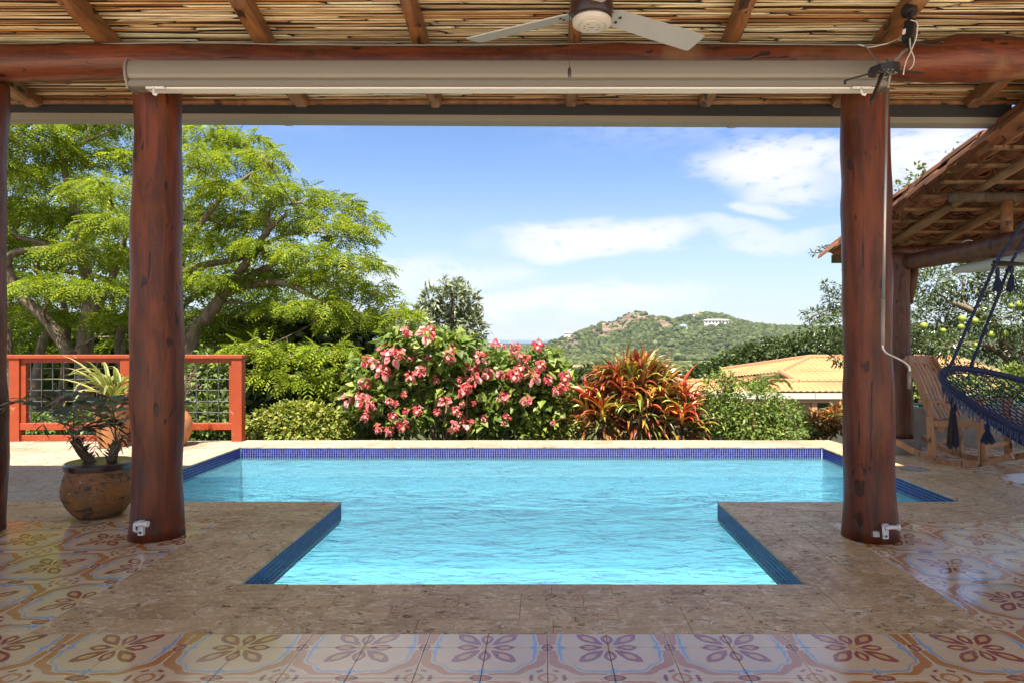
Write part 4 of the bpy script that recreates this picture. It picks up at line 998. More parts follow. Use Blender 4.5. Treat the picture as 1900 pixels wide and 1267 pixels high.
for k in range(12):
    d = 4.40 + k * .335
    for c in range(13):
        X = 3.72 + c * .195; lb = None
        rz = random.gauss(0, .03)
        link('clay_tile', pan, wing, (X - WO.x + random.gauss(0, .004), d - WO.y, zr(d) + .163 - WO.z + random.gauss(0, .004)), (tilt + .03, 0, rz))
        if c < 11: link('clay_tile', cov_, wing, (X + .0975 - WO.x + random.gauss(0, .006), d - .02 - WO.y, zr(d) + .140 - WO.z + random.gauss(0, .005)), (tilt - .03, random.gauss(0, .05), random.gauss(0, .03)))
    link('verge_tile', vrg, wing, (3.575 - WO.x + random.gauss(0, .008), d - .03 - WO.y, zr(d) + .090 - WO.z + random.gauss(0, .006)), (tilt - .045, random.gauss(0, .05), random.gauss(0, .035)))
    link('verge_tile', vrg, wing, (3.63 - WO.x + random.gauss(0, .01), d + .12 - WO.y, zr(d) + .150 - WO.z + random.gauss(0, .006)), (tilt - .045, random.gauss(0, .05), random.gauss(0, .035)))
wpost = log_post('log_post', 'shorter faded log post on a concrete drum beyond the pool corner', 4.0, 7.6, 2.2, .128, .105, 21.5, M_WPOST, (0, 0), 30, 20, 0)
wpost.location.z = .155
for ch in wpost.children: ch.data.transform(Matrix.Diagonal((1, 1, .925, 1)))
MB().tube([(.07, -.02, 1.5), (.12, -.03, 1.75), (.145, -.03, 1.93)], [.05, .05, .045], 10, .2, 5).build('branch_stub', M_WPOST, wpost, smooth=True)
drum = thing('concrete_drum', 'round rough concrete base under the faded log post', 'base', (4.0, 7.6, 0.001))
smooth_sharp(MB().lathe([(.205, 0), (.205, .06), (.198, .145), (.185, .158), (.10, .160)], 28, wob=.05).build('body', M_CONC, drum), 40)
wb = thing('wing_beam', 'horizontal reddish log beam under the clay tile roof at right', 'beam', (4.1, 6, 2.1))
MB().tube([(.02 * math.sin(y_) - .04 + .015 * (6 - y_), y_ - 6, .012 * math.sin(y_ * 1.7)) for y_ in lin(3.6, 7.52, 24)], [.088 + .004 * math.sin(k) for k in range(24)], 16, .10, 2.5).build('log', M_WPOST, wb, smooth=True)
MB().tube([Vector((.005 + .092 * math.cos(a), .55, .01 + .092 * math.sin(a))) for a in lin(0, 2 * PI, 20)], .004, 5).build('tie_wire', M_CABLE, wb)
cv = thing('rolled_canvas', 'pale rolled canvas blind tied under the wing beam', 'blind', (4.14, 6.1, 1.955))
MB().tube([(.012 * math.sin(y_ * 4), y_, -.012 * math.cos(y_ * 1.1)) for y_ in lin(-1.3, .75, 30)], [.025 + .036 * math.sin(PI * min(1, max(0, k / 29))) ** .4 for k in range(30)], 12, .22, 7).build('roll', M_CLOTH, cv, smooth=True)
lw = thing('low_wall', 'low stained concrete wall with a thin blue rail behind the rocking chair', 'wall', (6.4, 8.02, 0))
MB().bbox(-2.15, 2.6, -.07, .07, 0, .455, .01).build('wall_body', M_CONC, lw)
M_BLUEPIPE = m_plain('pale_blue_paint', (.16, .34, .40), .4)
MB().tube([(-2.2, 0, .492), (2.6, 0, .492)], .014, 8).build('rail', M_BLUEPIPE, lw, smooth=True)
mb = MB(); [mb.tube([(x_, 0, .454), (x_, 0, .492)], .01, 6) for x_ in (-2.0, -.9, .2, 1.3, 2.4)]; mb.build('rail_foot', M_BLUEPIPE, lw)

# white cloth on the floor
cl = thing('white_rug', 'white fringed cotton rug lying on the tiles at the right edge', 'rug', (4.55, 6.0, 0.002))
n = 26; vs = []; fs = []
for j in range(9):
    for i in range(n):
        a = PI * .5 + PI * 2 * i / n; r_ = (.10 + .055 * j) * (1 + (.10 * mnoise.noise(Vector((math.cos(a) * 3, math.sin(a) * 3, 1))) if j > 5 else 0)) 
        vs.append((math.cos(a) * r_ * .72, math.sin(a) * r_ * .62, .012 + .010 * mnoise.noise(Vector((math.cos(a) * r_ * 14, math.sin(a) * r_ * 14, 0))) - (.010 if j == 8 else 0)))
for j in range(8):
    for i in range(n): i2 = (i + 1) % n; fs.append((j * n + i, j * n + i2, (j + 1) * n + i2, (j + 1) * n + i))
fs.append(tuple(range(n))[::-1]); MB().add(vs, fs).build('cloth', M_RUG, cl, smooth=True)
fr = MB()
for k in range(120):
    a = random.uniform(0, 6.28); c = Vector((math.cos(a) * .54 * .70, math.sin(a) * .54 * .60, .004)); fr.beam(c, c + Vector((math.cos(a), math.sin(a), 0)) * random.uniform(.03, .06), .006, .004)
tag(fr.build('fringe', M_RUG, cl), kind='stuff')

# ------------------------------------------------------------------ rocking chair
rc = thing('rocking_chair', 'slatted wooden rocking chair on the right terrace facing the hammock', 'rocking chair', (4.30, 6.95, 0.0), math.radians(-58))
for s in (-.26, .26):
    arc = [(-.56 + 1.12 * k / 16, s, .0225 + .15 * ((-.56 + 1.12 * k / 16) / .56) ** 2 - 0.0) for k in range(17)]
    mb = MB()
    for a, b in zip(arc[:-1], arc[1:]): mb.beam(a, Vector(b) + (Vector(b) - Vector(a)) * .02, .038, .054)
    mb.build('rocker', M_CHAIR, rc)
    MB().beam((-.17, s, .055), (-.19, s, .46), .038, .075, (1, 0, 0)).build('rear_leg', M_CHAIR, rc)
    MB().beam((.31, s, .085), (.28, s, .62), .038, .075, (1, 0, 0)).build('front_leg', M_CHAIR, rc)
    pth = catmull([(-.06, s * .92, .34), (-.16, s * .92, .42), (-.24, s * .92, .60), (-.34, s * .92, .86), (-.46, s * .92, 1.06)], 5); mb = MB()
    for a, b in zip(pth[:-1], pth[1:]): mb.beam(a, b + (b - a) * .05, .036, .075, (1, 0, .4))
    mb.build('back_stile', M_CHAIR, rc)
    MB().beam((-.29, s * 1.06, .62), (.34, s * 1.10, .645), .075, .026).build('armrest', M_CHAIR, rc)
    MB().beam((-.19, s, .395), (.29, s, .44), .03, .06).build('seat_rail', M_CHAIR, rc)
for k in range(7):
    f = -.12 + k * .062; z = .405 + .02 * ((k - 2) / 3) ** 2 * (1 if k > 2 else .6); MB().beam((f, -.235, z + .025), (f, .235, z + .025), .05, .016).build('seat_slat', M_CHAIR, rc)
for k in range(6):
    s = -.185 + .074 * k; pth = catmull([(-.135, s, .42), (-.235, s, .60), (-.335, s, .84), (-.425, s, 1.0)], 3); mb = MB()
    for a, b in zip(pth[:-1], pth[1:]): mb.beam(a, b + (b - a) * .05, .052, .016, (1, 0, .4))
    mb.build('back_slat', M_CHAIR, rc)
MB().beam((-.448, -.225, 1.03), (-.448, .225, 1.03), .10, .026, (1, 0, .4)).build('top_rail', M_CHAIR, rc)
MB().beam((-.135, -.225, .42), (-.135, .225, .42), .05, .026, (1, 0, .4)).build('lower_back_rail', M_CHAIR, rc)
for f, z in ((-.18, .20), (.30, .22)): MB().beam((f, -.245, z), (f, .245, z), .024, .04).build('stretcher', M_CHAIR, rc)

# ------------------------------------------------------------------ hanging net chair
hc = thing('hanging_net_chair', 'dark blue woven net chair hanging on ropes at the right edge', 'hammock chair', (3.95, 4.95, .55))
HO = Vector((3.95, 4.95, .55))
tipL, tipR = P(1746, 694, 5.25), Vector((4.75, 4.55, .28)); cen = (tipL + tipR) / 2; ux = (tipR - tipL) / 2
uy = Vector((.28, .42, .17)); nrm = ux.cross(uy).normalized()
if nrm.z < 0: nrm = -nrm
def dish_pt(r_, a, depth=.30):
    return cen + (ux * math.cos(a) + uy * math.sin(a)) * r_ - nrm * depth * (1 - r_ * r_) - HO
MB().tube([dish_pt(1, 2 * PI * k / 48) for k in range(49)], .024, 10, .08, 40).build('rim', M_BLUE, hc, smooth=True)
net = MB()
for sgn in (1, -1):
    for k in range(60):
        a0 = 2 * PI * k / 60; net.tube([dish_pt(r_, a0 + sgn * (1 - r_) * 1.15) for r_ in lin(.985, .10, 9)], .0042, 4, caps=False)
for r_ in lin(.12, .96, 18): net.tube([dish_pt(r_, 2 * PI * k / 40) for k in range(41)], .0042, 4, caps=False)
tag(net.build('net', M_BLUE, hc), kind='stuff')
frg = MB()
for k in range(150):
    a = PI + .1 + (PI - .2) * k / 149; p0 = dish_pt(.99, a); frg.tube([p0, p0 + Vector((.004 * math.sin(k * 3), 0, -.05)), p0 + Vector((.008 * math.sin(k * 7), .004, -.09 - .03 * math.sin(k * 2.3)))], .0045, 4, caps=False)
tag(frg.build('crochet_skirt', M_BLUE2, hc), kind='stuff')
def rope(pts, r_=.0115, mt=M_BLUE, name='rope'):
    pts = catmull([p - HO for p in pts], 8); mb = MB(); L = 0; prev = pts[0]
    for s in range(3):
        path = []; L = 0; prev = pts[0]
        for p in pts:
            L += (p - prev).length; prev = p; a = L * 55 + s * 2.094; path.append(p + Vector((math.cos(a), math.sin(a) * .6, math.sin(a) * .3)) * r_ * .5)
        mb.tube(path, r_ * .62, 6)
    mb.build(name, mt, hc, smooth=True)
k1, k2, top = P(1846, 492, 4.95), P(1874, 492, 5.0), P(1912, 395, 4.9)
def dense(a, b, n=14): return [a + (b - a) * i / n for i in range(n + 1)]
rope(dense(dish_pt(.99, PI * 1.06) + HO, k1)); rope(dense(dish_pt(.99, PI * .80) + HO, k2))
rope(dense(k1, top)); rope(dense(k2, P(1918, 412, 4.9)))
for (a, b) in ((P(1840, 492, 4.93), P(1990, 488, 4.9)), (P(1843, 486, 5.0), P(1990, 497, 5.05))): MB().tube([a - HO, b - HO], .011, 8).build('spreader_bar', M_DKCORD, hc, smooth=True)
rope([k1, P(1858, 470, 4.95), P(1890, 466, 4.95), P(1930, 462, 4.95)], .007, M_BLUE2)
rng = random.Random(3)
def tassel(px, py, d, L, w, mt, nm='tassel'):
    c = P(px, py, d) - HO; mb = MB(); mb.tube([c + Vector((0, 0, .03)), c, c - Vector((0, 0, .03))], [.006, w * .45, w * .38], 8)
    for k in range(34):
        a = rng.uniform(0, 6.28); r_ = w * math.sqrt(rng.random()); mb.tube([c - Vector((0, 0, .02)), c + Vector((math.cos(a) * r_ * .6, math.sin(a) * r_ * .6, -L * .5)), c + Vector((math.cos(a) * r_, math.sin(a) * r_, -L * rng.uniform(.86, 1.05)))], .0042, 4)
    mb.build(nm, mt, hc)
tassel(1851, 503, 4.93, .15, .036, M_BLUE); tassel(1877, 500, 4.98, .16, .038, M_BLUE)
tassel(1766, 742, 5.15, .36, .034, M_DKCORD); tassel(1772, 755, 5.15, .30, .030, M_BLUE); tassel(1832, 790, 5.0, .13, .05, M_BLUE)
# ------------------------------------------------------------------ vegetation
def gh(x, y): return float(ground_h(np.array([x]), np.array([float(y)]))[0])
def pxblobs(lst, d, depth=0.9, jit=0.0, rnd=None):
    out = []
    for q in lst:
        px, py, hw, hh = q[:4]; dd = q[4] if len(q) > 4 else d + (rnd.uniform(-jit, jit) if jit else 0)
        c = P(px, py, dd); out.append(((c.x, c.y, c.z), (hw * dd / FPX, hw * dd / FPX * depth, hh * dd / FPX)))
    return out
def loc_blobs(bl, base): return [((c[0] - base.x, c[1] - base.y, c[2] - base.z), r) for c, r in bl]
def limb_mesh(chains, links, base, seg=8):
    """chains: [(points px, r0, r1)], links: twig targets joined to the nearest limb point"""
    mb = MB(); nodes = []
    for pts, r0, r1 in chains:
        c = [p - base for p in catmull(pts, 6)]; n = len(c)
        mb.tube(c, [r0 + (r1 - r0) * k / (n - 1) for k in range(n)], seg, .16, 1.6)
        nodes += [(p, r0 + (r1 - r0) * k / (n - 1)) for k, p in enumerate(c)]
    for tgt in links:
        t = Vector(tgt) - base; best = min(nodes, key=lambda q: (q[0] - t).length + (0.9 * max(0, q[0].z - t.z)))
        a = best[0]; L = (t - a).length
        if L < .08: continue
        m = a.lerp(t, .5) + Vector((random.gauss(0, .08), random.gauss(0, .08), -.06)) * L
        r0 = min(best[1] * .55, .018 + .012 * L); c = catmull([a, m, t], 4)
        mb.tube(c, [r0 + (.006 - r0) * k / (len(c) - 1) for k in range(len(c))], 6, .1, 3)
        for k in range(3):
            e = t + Vector((random.gauss(0, .35), random.gauss(0, .3), random.uniform(-.02, .2))) * min(1.2, L); mb.tube([m.lerp(t, .6), t.lerp(e, .4), e], [.010, .007, .003], 5)
        nodes.append((m, r0 * .6))
    return mb
def feather_crown(name, pads, base, parent, dens, size, cols):
    pos, fw, upv = [], [], []
    for (c, r) in pads:
        n = int(dens * r[0] * r[1]) + 12
        a = RNG.random(n) * 6.283; q = np.sqrt(RNG.random(n)); hgt = np.sqrt(1 - q * q)
        lay = np.where(RNG.random(n) < .62, RNG.uniform(.75, 1.05, n), RNG.uniform(-.3, .7, n))
        p = np.stack([c[0] + np.cos(a) * q * r[0], c[1] + np.sin(a) * q * r[1], c[2] + r[2] * (hgt * lay)], 1)
        f = np.stack([np.cos(a) * (q + .3), np.sin(a) * (q + .3), .10 - .55 * q * q], 1) + RNG.normal(size=(n, 3)) * .42
        pos.append(p); fw.append(f); upv.append(np.array([0, 0, 1.]) + RNG.normal(size=(n, 3)) * .32)
    pos = np.concatenate(pos) - np.array(base); fw = np.concatenate(fw); upv = np.concatenate(upv); n = len(pos)
    return scatter(name, FROND_V, FROND_F, pos, frames(fw, upv), size * (.7 + .6 * RNG.random(n)), mixcol(cols, n, .16), M_LEAFSOFT, parent)
def feather_tree(label, base, chains, padlist, d, jit, dens, size, cols, seed, bark=M_BARK):
    rnd = random.Random(seed); t = thing('feathery_tree', label, 'tree', base)
    pads = pxblobs(padlist, d, .9, jit, rnd)
    limb_mesh(chains, [p[0] for p in pads], base).build('trunk', bark, t, smooth=True)
    feather_crown('crown', pads, base, t, dens, size, cols); return t
FEC = [(0.265, 0.335, 0.026), (0.195, 0.270, 0.024), (0.320, 0.365, 0.036), (0.145, 0.210, 0.020)]
bA = P(150, 700, 14.5); bA.z = gh(bA.x, bA.y)
padsA = [(40, 245, 80, 30), (130, 235, 80, 30), (215, 240, 70, 30), (70, 290, 80, 32), (165, 295, 80, 32), (235, 310, 60, 30), (20, 340, 70, 34), (110, 350, 85, 34), (200, 365, 75, 34), (-60, 300, 80, 34), (-70, 380, 80, 34),
         (40, 405, 80, 32), (130, 420, 80, 34), (220, 430, 65, 34), (-30, 460, 70, 30), (60, 470, 70, 30), (160, 480, 75, 30), (240, 490, 55, 30), (20, 530, 60, 26), (100, 540, 65, 28), (190, 545, 65, 28), (60, 590, 55, 22), (150, 600, 60, 24),
         (225, 600, 55, 26), (0, 205, 80, 26), (160, 205, 80, 26)]
chA = [([bA, P(158, 640, 14.5), P(166, 560, 14.5), P(160, 500, 14.4), P(140, 400, 14.3), P(110, 280, 14)], .19, .05),
       ([P(166, 600, 14.5), P(185, 560, 14.4), P(215, 500, 14.2), P(235, 430, 14)], .12, .04), ([P(162, 520, 14.4), P(140, 470, 14), P(90, 455, 13.8), P(30, 440, 13.4)], .10, .03),
       ([P(130, 660, 13.6), P(90, 600, 13.6), P(40, 550, 13.5), P(15, 500, 13.4), P(25, 470, 13.2), P(90, 462, 13)], .13, .05),
       ([P(60, 800, 15), P(75, 650, 15.3), P(95, 590, 15.2), P(60, 470, 15)], .12, .05), ([P(120, 300, 14), P(150, 270, 13.9), P(200, 245, 13.6)], .05, .02),
       ([P(240, 800, 15.5), P(222, 640, 15.5), P(240, 570, 15.2), P(250, 480, 15)], .13, .05), ([P(20, 800, 16), P(14, 640, 16), P(20, 560, 16)], .13, .07), ([P(105, 800, 16.5), P(125, 640, 16.5), P(118, 560, 16)], .11, .06)]
feather_tree('feathery bright green tree with grey forked trunks left of the first pool post', bA, chA, padsA, 14.3, 1.8, 560, .225, FEC, 1)
bB = P(335, 720, 13.5); bB.z = gh(bB.x, bB.y)
padsB = [(385, 258, 60, 20), (445, 268, 55, 20), (495, 295, 34, 18), (350, 300, 60, 28), (430, 310, 75, 26), (500, 340, 35, 18), (370, 355, 70, 28), (450, 365, 70, 26), (555, 365, 55, 20), (615, 383, 50, 18), (668, 408, 36, 16), (690, 432, 24, 14),
         (530, 405, 60, 24), (600, 425, 60, 22), (650, 450, 45, 18), (400, 410, 70, 28), (470, 425, 60, 26), (345, 450, 60, 28), (420, 470, 65, 26), (500, 465, 60, 24), (570, 475, 55, 22), (640, 490, 55, 20), (690, 500, 32, 16), (700, 540, 30, 16),
         (610, 525, 60, 24), (540, 520, 60, 26), (660, 555, 55, 22), (450, 530, 60, 28), (370, 530, 60, 28), (590, 575, 60, 22), (720, 582, 40, 18), (745, 590, 34, 16), (520, 580, 55, 24), (430, 590, 60, 26), (360, 605, 55, 26), (650, 600, 55, 20), (480, 630, 50, 22), (400, 650, 60, 24), (350, 680, 45, 22), (430, 700, 40, 20), (470, 650, 45, 18, 11), (540, 665, 50, 18, 11.2), (610, 655, 45, 18, 11), (500, 705, 45, 16, 10.8), (570, 712, 45, 16, 11), (635, 690, 30, 16, 10.8)]
chB = [([bB, P(352, 640, 13.5), P(378, 595, 13.5), P(405, 560, 13.5), P(425, 532, 13.4), P(470, 470, 13.2), P(500, 425, 13), P(530, 400, 12.8)], .17, .04),
       ([P(410, 552, 13.5), P(450, 532, 13.4), P(520, 525, 13.2), P(570, 545, 13), P(610, 570, 12.9), P(660, 582, 12.8)], .09, .025), ([P(425, 535, 13.4), P(480, 505, 13.6), P(505, 492, 13.7), P(560, 470, 13.8)], .08, .03),
       ([P(335, 600, 13.8), P(330, 520, 13.8), P(370, 495, 13.6), P(450, 478, 13.4), P(520, 440, 13.2), P(590, 430, 13)], .10, .025), ([P(332, 560, 13.8), P(340, 470, 13.8), P(400, 380, 13.6), P(430, 350, 13.5), P(470, 320, 13.4)], .09, .025),
       ([P(330, 640, 14), P(300, 540, 14), P(310, 400, 14), P(360, 300, 14)], .11, .03), ([P(500, 425, 13), P(502, 390, 13.1), P(560, 375, 13)], .05, .02), ([P(420, 560, 13.5), P(490, 568, 13.3), P(520, 580, 13.2)], .035, .012)]
feather_tree('wide feathery green tree with sloping limbs right of the first pool post', bB, chB, padsB, 13.4, 1.3, 590, .22, FEC, 2)

bC = P(300, 720, 19); bC.z = gh(bC.x, bC.y); rgc = random.Random(31)
padsC = [(px + rgc.uniform(-25, 25), py + rgc.uniform(-14, 14), 80, 30) for py in (400, 450, 500, 550, 600, 650) for px in range(-60, 640, 105) if not (px > 420 and py < 470)]
chC = [([bC, P(305, 640, 19), P(290, 540, 19), P(300, 430, 19)], .2, .06), ([P(300, 600, 19), P(380, 540, 19), P(480, 520, 19), P(560, 530, 19)], .1, .03), ([P(295, 580, 19), P(200, 520, 19), P(90, 500, 19), P(-40, 490, 19)], .1, .03)]
feather_tree('farther feathery tree closing the gaps behind the two near feathery trees', bC, chC, padsC, 19, 1.5, 95, .36, [(c[0] * .8, c[1] * .85, c[2]) for c in FEC], 3)

def leafy(name, label, cat, base, blobs, n, size, cols, mat=M_LEAF, tmpl=(LEAF_V, LEAF_F), bark=M_BARKD, stems=None, trunk=None, up=.6, rnd=.7, shell=.45, group=None, twigs=True, jit=.18):
    t = thing(name, label, cat, base, group=group); lb = loc_blobs(blobs, base)
    leafmass('foliage' if trunk is None else 'crown', lb, n, size, cols, mat, t, tmpl, up, rnd, shell, jit=jit)
    if trunk: limb_mesh(trunk, [b[0] for b in blobs] if twigs else [], base).build('trunk', bark, t, smooth=True)
    elif stems:
        mb = MB(); rg = random.Random(int(n))
        for k in range(stems):
            c, r = lb[rg.randrange(len(lb))]; e = Vector(c) + Vector((rg.gauss(0, .5) * r[0], rg.gauss(0, .5) * r[1], rg.uniform(-.2, .7) * r[2])); b0 = Vector((e.x * rg.uniform(.2, .6), e.y * .4, -.02))
            mb.tube(catmull([b0, b0.lerp(e, .5) + Vector((rg.gauss(0, .05), 0, .05)), e], 3), [.012 - .0014 * q for q in range(7)], 5)
        mb.build('stems', bark, t, smooth=True)
    return t
def B0(px, d, py=None): b = P(px, 800, d); b.z = gh(b.x, b.y); return b
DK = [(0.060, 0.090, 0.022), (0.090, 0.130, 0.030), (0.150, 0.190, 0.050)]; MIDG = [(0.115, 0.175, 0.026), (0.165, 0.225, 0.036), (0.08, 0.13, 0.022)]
b = B0(560, 16); leafy('broadleaf_tree', 'dark dense tree under the feathery canopy behind the hedge', 'tree', b, pxblobs([(500, 640, 80, 60), (600, 620, 80, 50), (680, 640, 70, 50), (560, 710, 90, 60), (650, 720, 80, 60), (480, 730, 70, 60), (730, 690, 60, 60), (600, 780, 120, 40)], 16, .8, 1.0, random.Random(4)), 17000, .20, DK, trunk=[([b, P(560, 720, 16), P(600, 640, 16)], .2, .05)])
b = B0(830, 17); leafy('broadleaf_tree', 'pale grey green tree rising alone left of the sea view', 'tree', b, pxblobs([(800, 560, 18, 30), (840, 560, 25, 36), (872, 570, 18, 28), (815, 610, 45, 40), (865, 610, 36, 40), (845, 535, 14, 16), (825, 530, 6, 16), (862, 545, 8, 16), (790, 590, 24, 30), (840, 660, 60, 50), (760, 640, 40, 50), (775, 600, 24, 24)], 17, .8, .5, random.Random(5)), 7500, .17,
      [(0.22, 0.25, 0.14), (0.30, 0.33, 0.21), (0.14, 0.17, 0.085)], M_LEAFSHINY, (LEAFN_V, LEAFN_F), trunk=[([b, P(832, 700, 17), P(838, 600, 17), P(840, 545, 17)], .14, .03)])
b = B0(-40, 21); leafy('broadleaf_tree', 'dark leafy tree filling the gaps behind the forked trunks', 'tree', b, pxblobs([(-60, 600, 90, 70), (60, 640, 100, 60), (170, 660, 100, 55), (280, 640, 90, 60), (380, 660, 90, 60), (30, 740, 100, 60), (150, 760, 100, 50), (280, 750, 100, 60), (400, 760, 90, 50)], 21, .7, 1.5, random.Random(6)), 13000, .27, [(0.10, 0.155, 0.022), (0.145, 0.205, 0.03), (0.06, 0.095, 0.018)], trunk=[([b, P(0, 720, 21), P(60, 640, 21)], .2, .06)])
# understorey behind the fence
for k, (px, py, hw, hh, d, c, lb) in enumerate(((70, 795, 60, 28, 10.2, MIDG, 'low sunlit shrub behind the left fence panel'), (170, 790, 70, 30, 10.6, MIDG, 'low green shrub behind the fence below the variegated plant'), (300, 780, 60, 40, 11, MIDG, 'leafy shrub behind the fence beside the left post'), (390, 775, 55, 45, 10.4, DK + MIDG, 'loose shrub seen through the last fence panel'), (395, 690, 45, 45, 12.5, MIDG, 'upright light green sapling behind the last fence panel'))):
    b = B0(px, d); leafy('garden_shrub', lb, 'shrub', b, pxblobs([(px, py, hw, hh), (px - hw * .5, py + 8, hw * .6, hh * .7), (px + hw * .5, py + 6, hw * .6, hh * .7)], d, .8), 1500, .085, c, stems=10)
# hedge left of the flowers
YG = [(0.19, 0.235, 0.030), (0.25, 0.285, 0.045), (0.11, 0.16, 0.024), (0.33, 0.31, 0.06)]
b = B0(550, 9.15); leafy('hedge_bush', 'round yellow green hedge bush between the fence end and the pink flowers', 'bush', b, pxblobs([(510, 790, 50, 36), (560, 775, 55, 34), (610, 785, 45, 34), (490, 800, 40, 26), (560, 802, 90, 22), (540, 765, 30, 22)], 9.15, .7), 5200, .062, YG, stems=14, rnd=.8)
# pink flowering shrub
b = B0(850, 9.4)
mzb = pxblobs([(755, 640, 52, 26), (700, 690, 50, 34), (672, 738, 40, 30), (770, 705, 60, 45), (835, 655, 70, 36), (850, 720, 60, 42), (920, 682, 60, 32), (985, 690, 50, 32), (1030, 704, 32, 34), (940, 725, 62, 40), (890, 775, 70, 30), (750, 768, 55, 28), (990, 750, 55, 40), (810, 625, 30, 16), (1012, 662, 22, 14)], 9.4, .6, .25, random.Random(8))
mz = leafy('flowering_shrub', 'large shrub with clusters of salmon pink flowers behind the pool', 'shrub', b, mzb, 4200, .135, [(0.20, 0.275, 0.045), (0.285, 0.345, 0.075), (0.11, 0.175, 0.030), (0.07, 0.11, 0.022)], M_LEAF, (LEAFW_V, LEAFW_F), M_BARK, 46, rnd=.8)
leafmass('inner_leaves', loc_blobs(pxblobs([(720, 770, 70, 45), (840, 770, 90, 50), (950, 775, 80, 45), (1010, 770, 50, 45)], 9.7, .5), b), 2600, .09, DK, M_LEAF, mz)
fcm = []
for q in range(6):
    rg = random.Random(200 + q); vs = []; mb = MB(); n = 24
    for k in range(n):
        d = Vector((rg.gauss(0, 1), rg.gauss(0, 1) - .4, rg.gauss(0, 1) + .1)).normalized(); p0 = d * .028; s = d.cross(Vector((rg.gauss(0, 1), rg.gauss(0, 1), rg.gauss(0, 1)))).normalized(); L = rg.uniform(.04, .068); w = L * .40
        n2 = d.cross(s); c = rg.choice(((.60, .12, .13), (.66, .21, .21), (.76, .50, .50), (.52, .06, .08), (.70, .32, .30), (.60, .13, .14))); dn = Vector((0, 0, -.02))
        mb.add([p0, p0 + d * L * .35 + s * w + n2 * .008, p0 + d * L * .75 + s * w * .8 + dn * .6, p0 + d * L + dn, p0 + d * L * .75 - s * w * .8 + dn * .6, p0 + d * L * .35 - s * w + n2 * .008, p0 + d * L * .5], [(0, 1, 6), (1, 2, 6), (2, 3, 6), (3, 4, 6), (4, 5, 6), (5, 0, 6)], c)
    fcm.append(mb.mesh('flower_cluster', M_PETAL, True, True))
FL = [(755, 612, 1), (792, 617, 1.5), (716, 648, 1.3), (728, 660, 1.5), (679, 668, 1), (711, 688, 1.3), (763, 696, 1.1), (783, 686, 1), (832, 658, 1.1), (879, 676, 1.3), (890, 661, 1.1), (957, 653, 1.2), (1000, 637, 1.1), (958, 690, 1.3), (989, 694, 1.4), (1006, 676, 1), (1017, 702, .9), (871, 713, 1.6), (860, 722, 1.1), (824, 743, 1.1), (930, 735, 1.1), (975, 740, 1), (645, 738, 1.1), (676, 742, 1.3), (688, 746, 1.1), (682, 769, 1), (704, 792, .9), (723, 797, .9), (748, 786, 1.1), (842, 791, 1.1), (866, 784, 1.2), (777, 759, .9), (1051, 695, 1.1), (1033, 722, .9), (847, 759, .8), (730, 769, .8), (676, 708, 1), (918, 636, .8), (810, 701, .8), (740, 655, 1), (905, 690, 1), (970, 675, 1), (800, 655, .8), (1045, 715, 1), (695, 672, .9), (880, 700, 1.1)]
bp = b
for k in range(34): FL.append((random.uniform(650, 1050), random.uniform(635, 790), random.uniform(.4, .75)))
for (px, py, s) in FL: link('flower_cluster', random.choice(fcm), mz, P(px, py, 8.95 + random.uniform(-.12, .12)) - bp, (random.gauss(0, .3), random.gauss(0, .3), random.uniform(-1, 1)), (s * 1.12,) * 3)
# croton: rosettes of long coloured leaves
b = B0(1185, 9.2); ct = thing('croton_bush', 'big croton bush with long red, orange and yellow leaves behind the pool', 'bush', b)
pal = {'red': ((.40, .045, .028), (.50, .13, .04)), 'orange': ((.58, .22, .035), (.62, .34, .06)), 'yellow': ((.54, .49, .10), (.44, .42, .08)), 'green': ((.18, .24, .05), (.30, .32, .07)), 'dark': ((.25, .045, .03), (.34, .12, .04)), 'rust': ((.48, .15, .04), (.54, .28, .07))}
cm = {}
for nm, (c1, c2) in pal.items():
    cm[nm] = [strap(random.uniform(.36, .50), .066, 300 + k * 7 + len(nm), math.radians(random.uniform(35, 75)), ar, c1, c2, 7, .25).mesh('leaf', M_LEAFSHINY, True, True) for k, ar in enumerate((1.0, 1.6, 2.2, 2.7))]
HUB = [(1143, 706, 9.15, 'rodg'), (1190, 692, 9.2, 'orrd'), (1228, 730, 9.05, 'oyrg'), (1264, 736, 9.1, 'rrdo'), (1117, 766, 8.95, 'rydo'), (1190, 760, 8.9, 'rgyd'), (1266, 772, 8.9, 'orry'), (1092, 748, 9.1, 'drry'), (1160, 735, 9.0, 'yrrd'), (1120, 725, 9.2, 'rrod')]
key = {'r': 'red', 'o': 'orange', 'y': 'yellow', 'g': 'green', 'd': 'dark'}; stm = MB()
for (px, py, d, pl_) in HUB:
    c = P(px, py, d) - b; stm.tube(catmull([Vector((c.x * .4, c.y * .4, 0)), c * .6 + Vector((0, 0, .02)), c], 4), [.02] * 9, 6)
    for k in range(29):
        nm = key[random.choice(pl_)]
        if nm == 'orange' and random.random() < .4: nm = 'rust'
        link('leaf', random.choice(cm[nm]), ct, c + Vector((0, 0, random.uniform(-.10, .08))), (random.uniform(-.6, .2), random.gauss(0, .15), random.uniform(0, 6.283)), (random.uniform(.75, 1.1),) * 3)
stm.build('stems', M_BARK, ct, smooth=True)
n = 1200; p, dd_ = blob_points(loc_blobs(pxblobs([(1110, 780, 50, 30), (1190, 770, 60, 40), (1260, 785, 45, 30), (1180, 715, 60, 30)], 9.25, .5), b), n, .3)
SV = strap(1, .14, 4, .7, 1.9, (1, 1, 1), (1, 1, 1), 5); sv = np.array(SV.v); sf = np.array(SV.f)
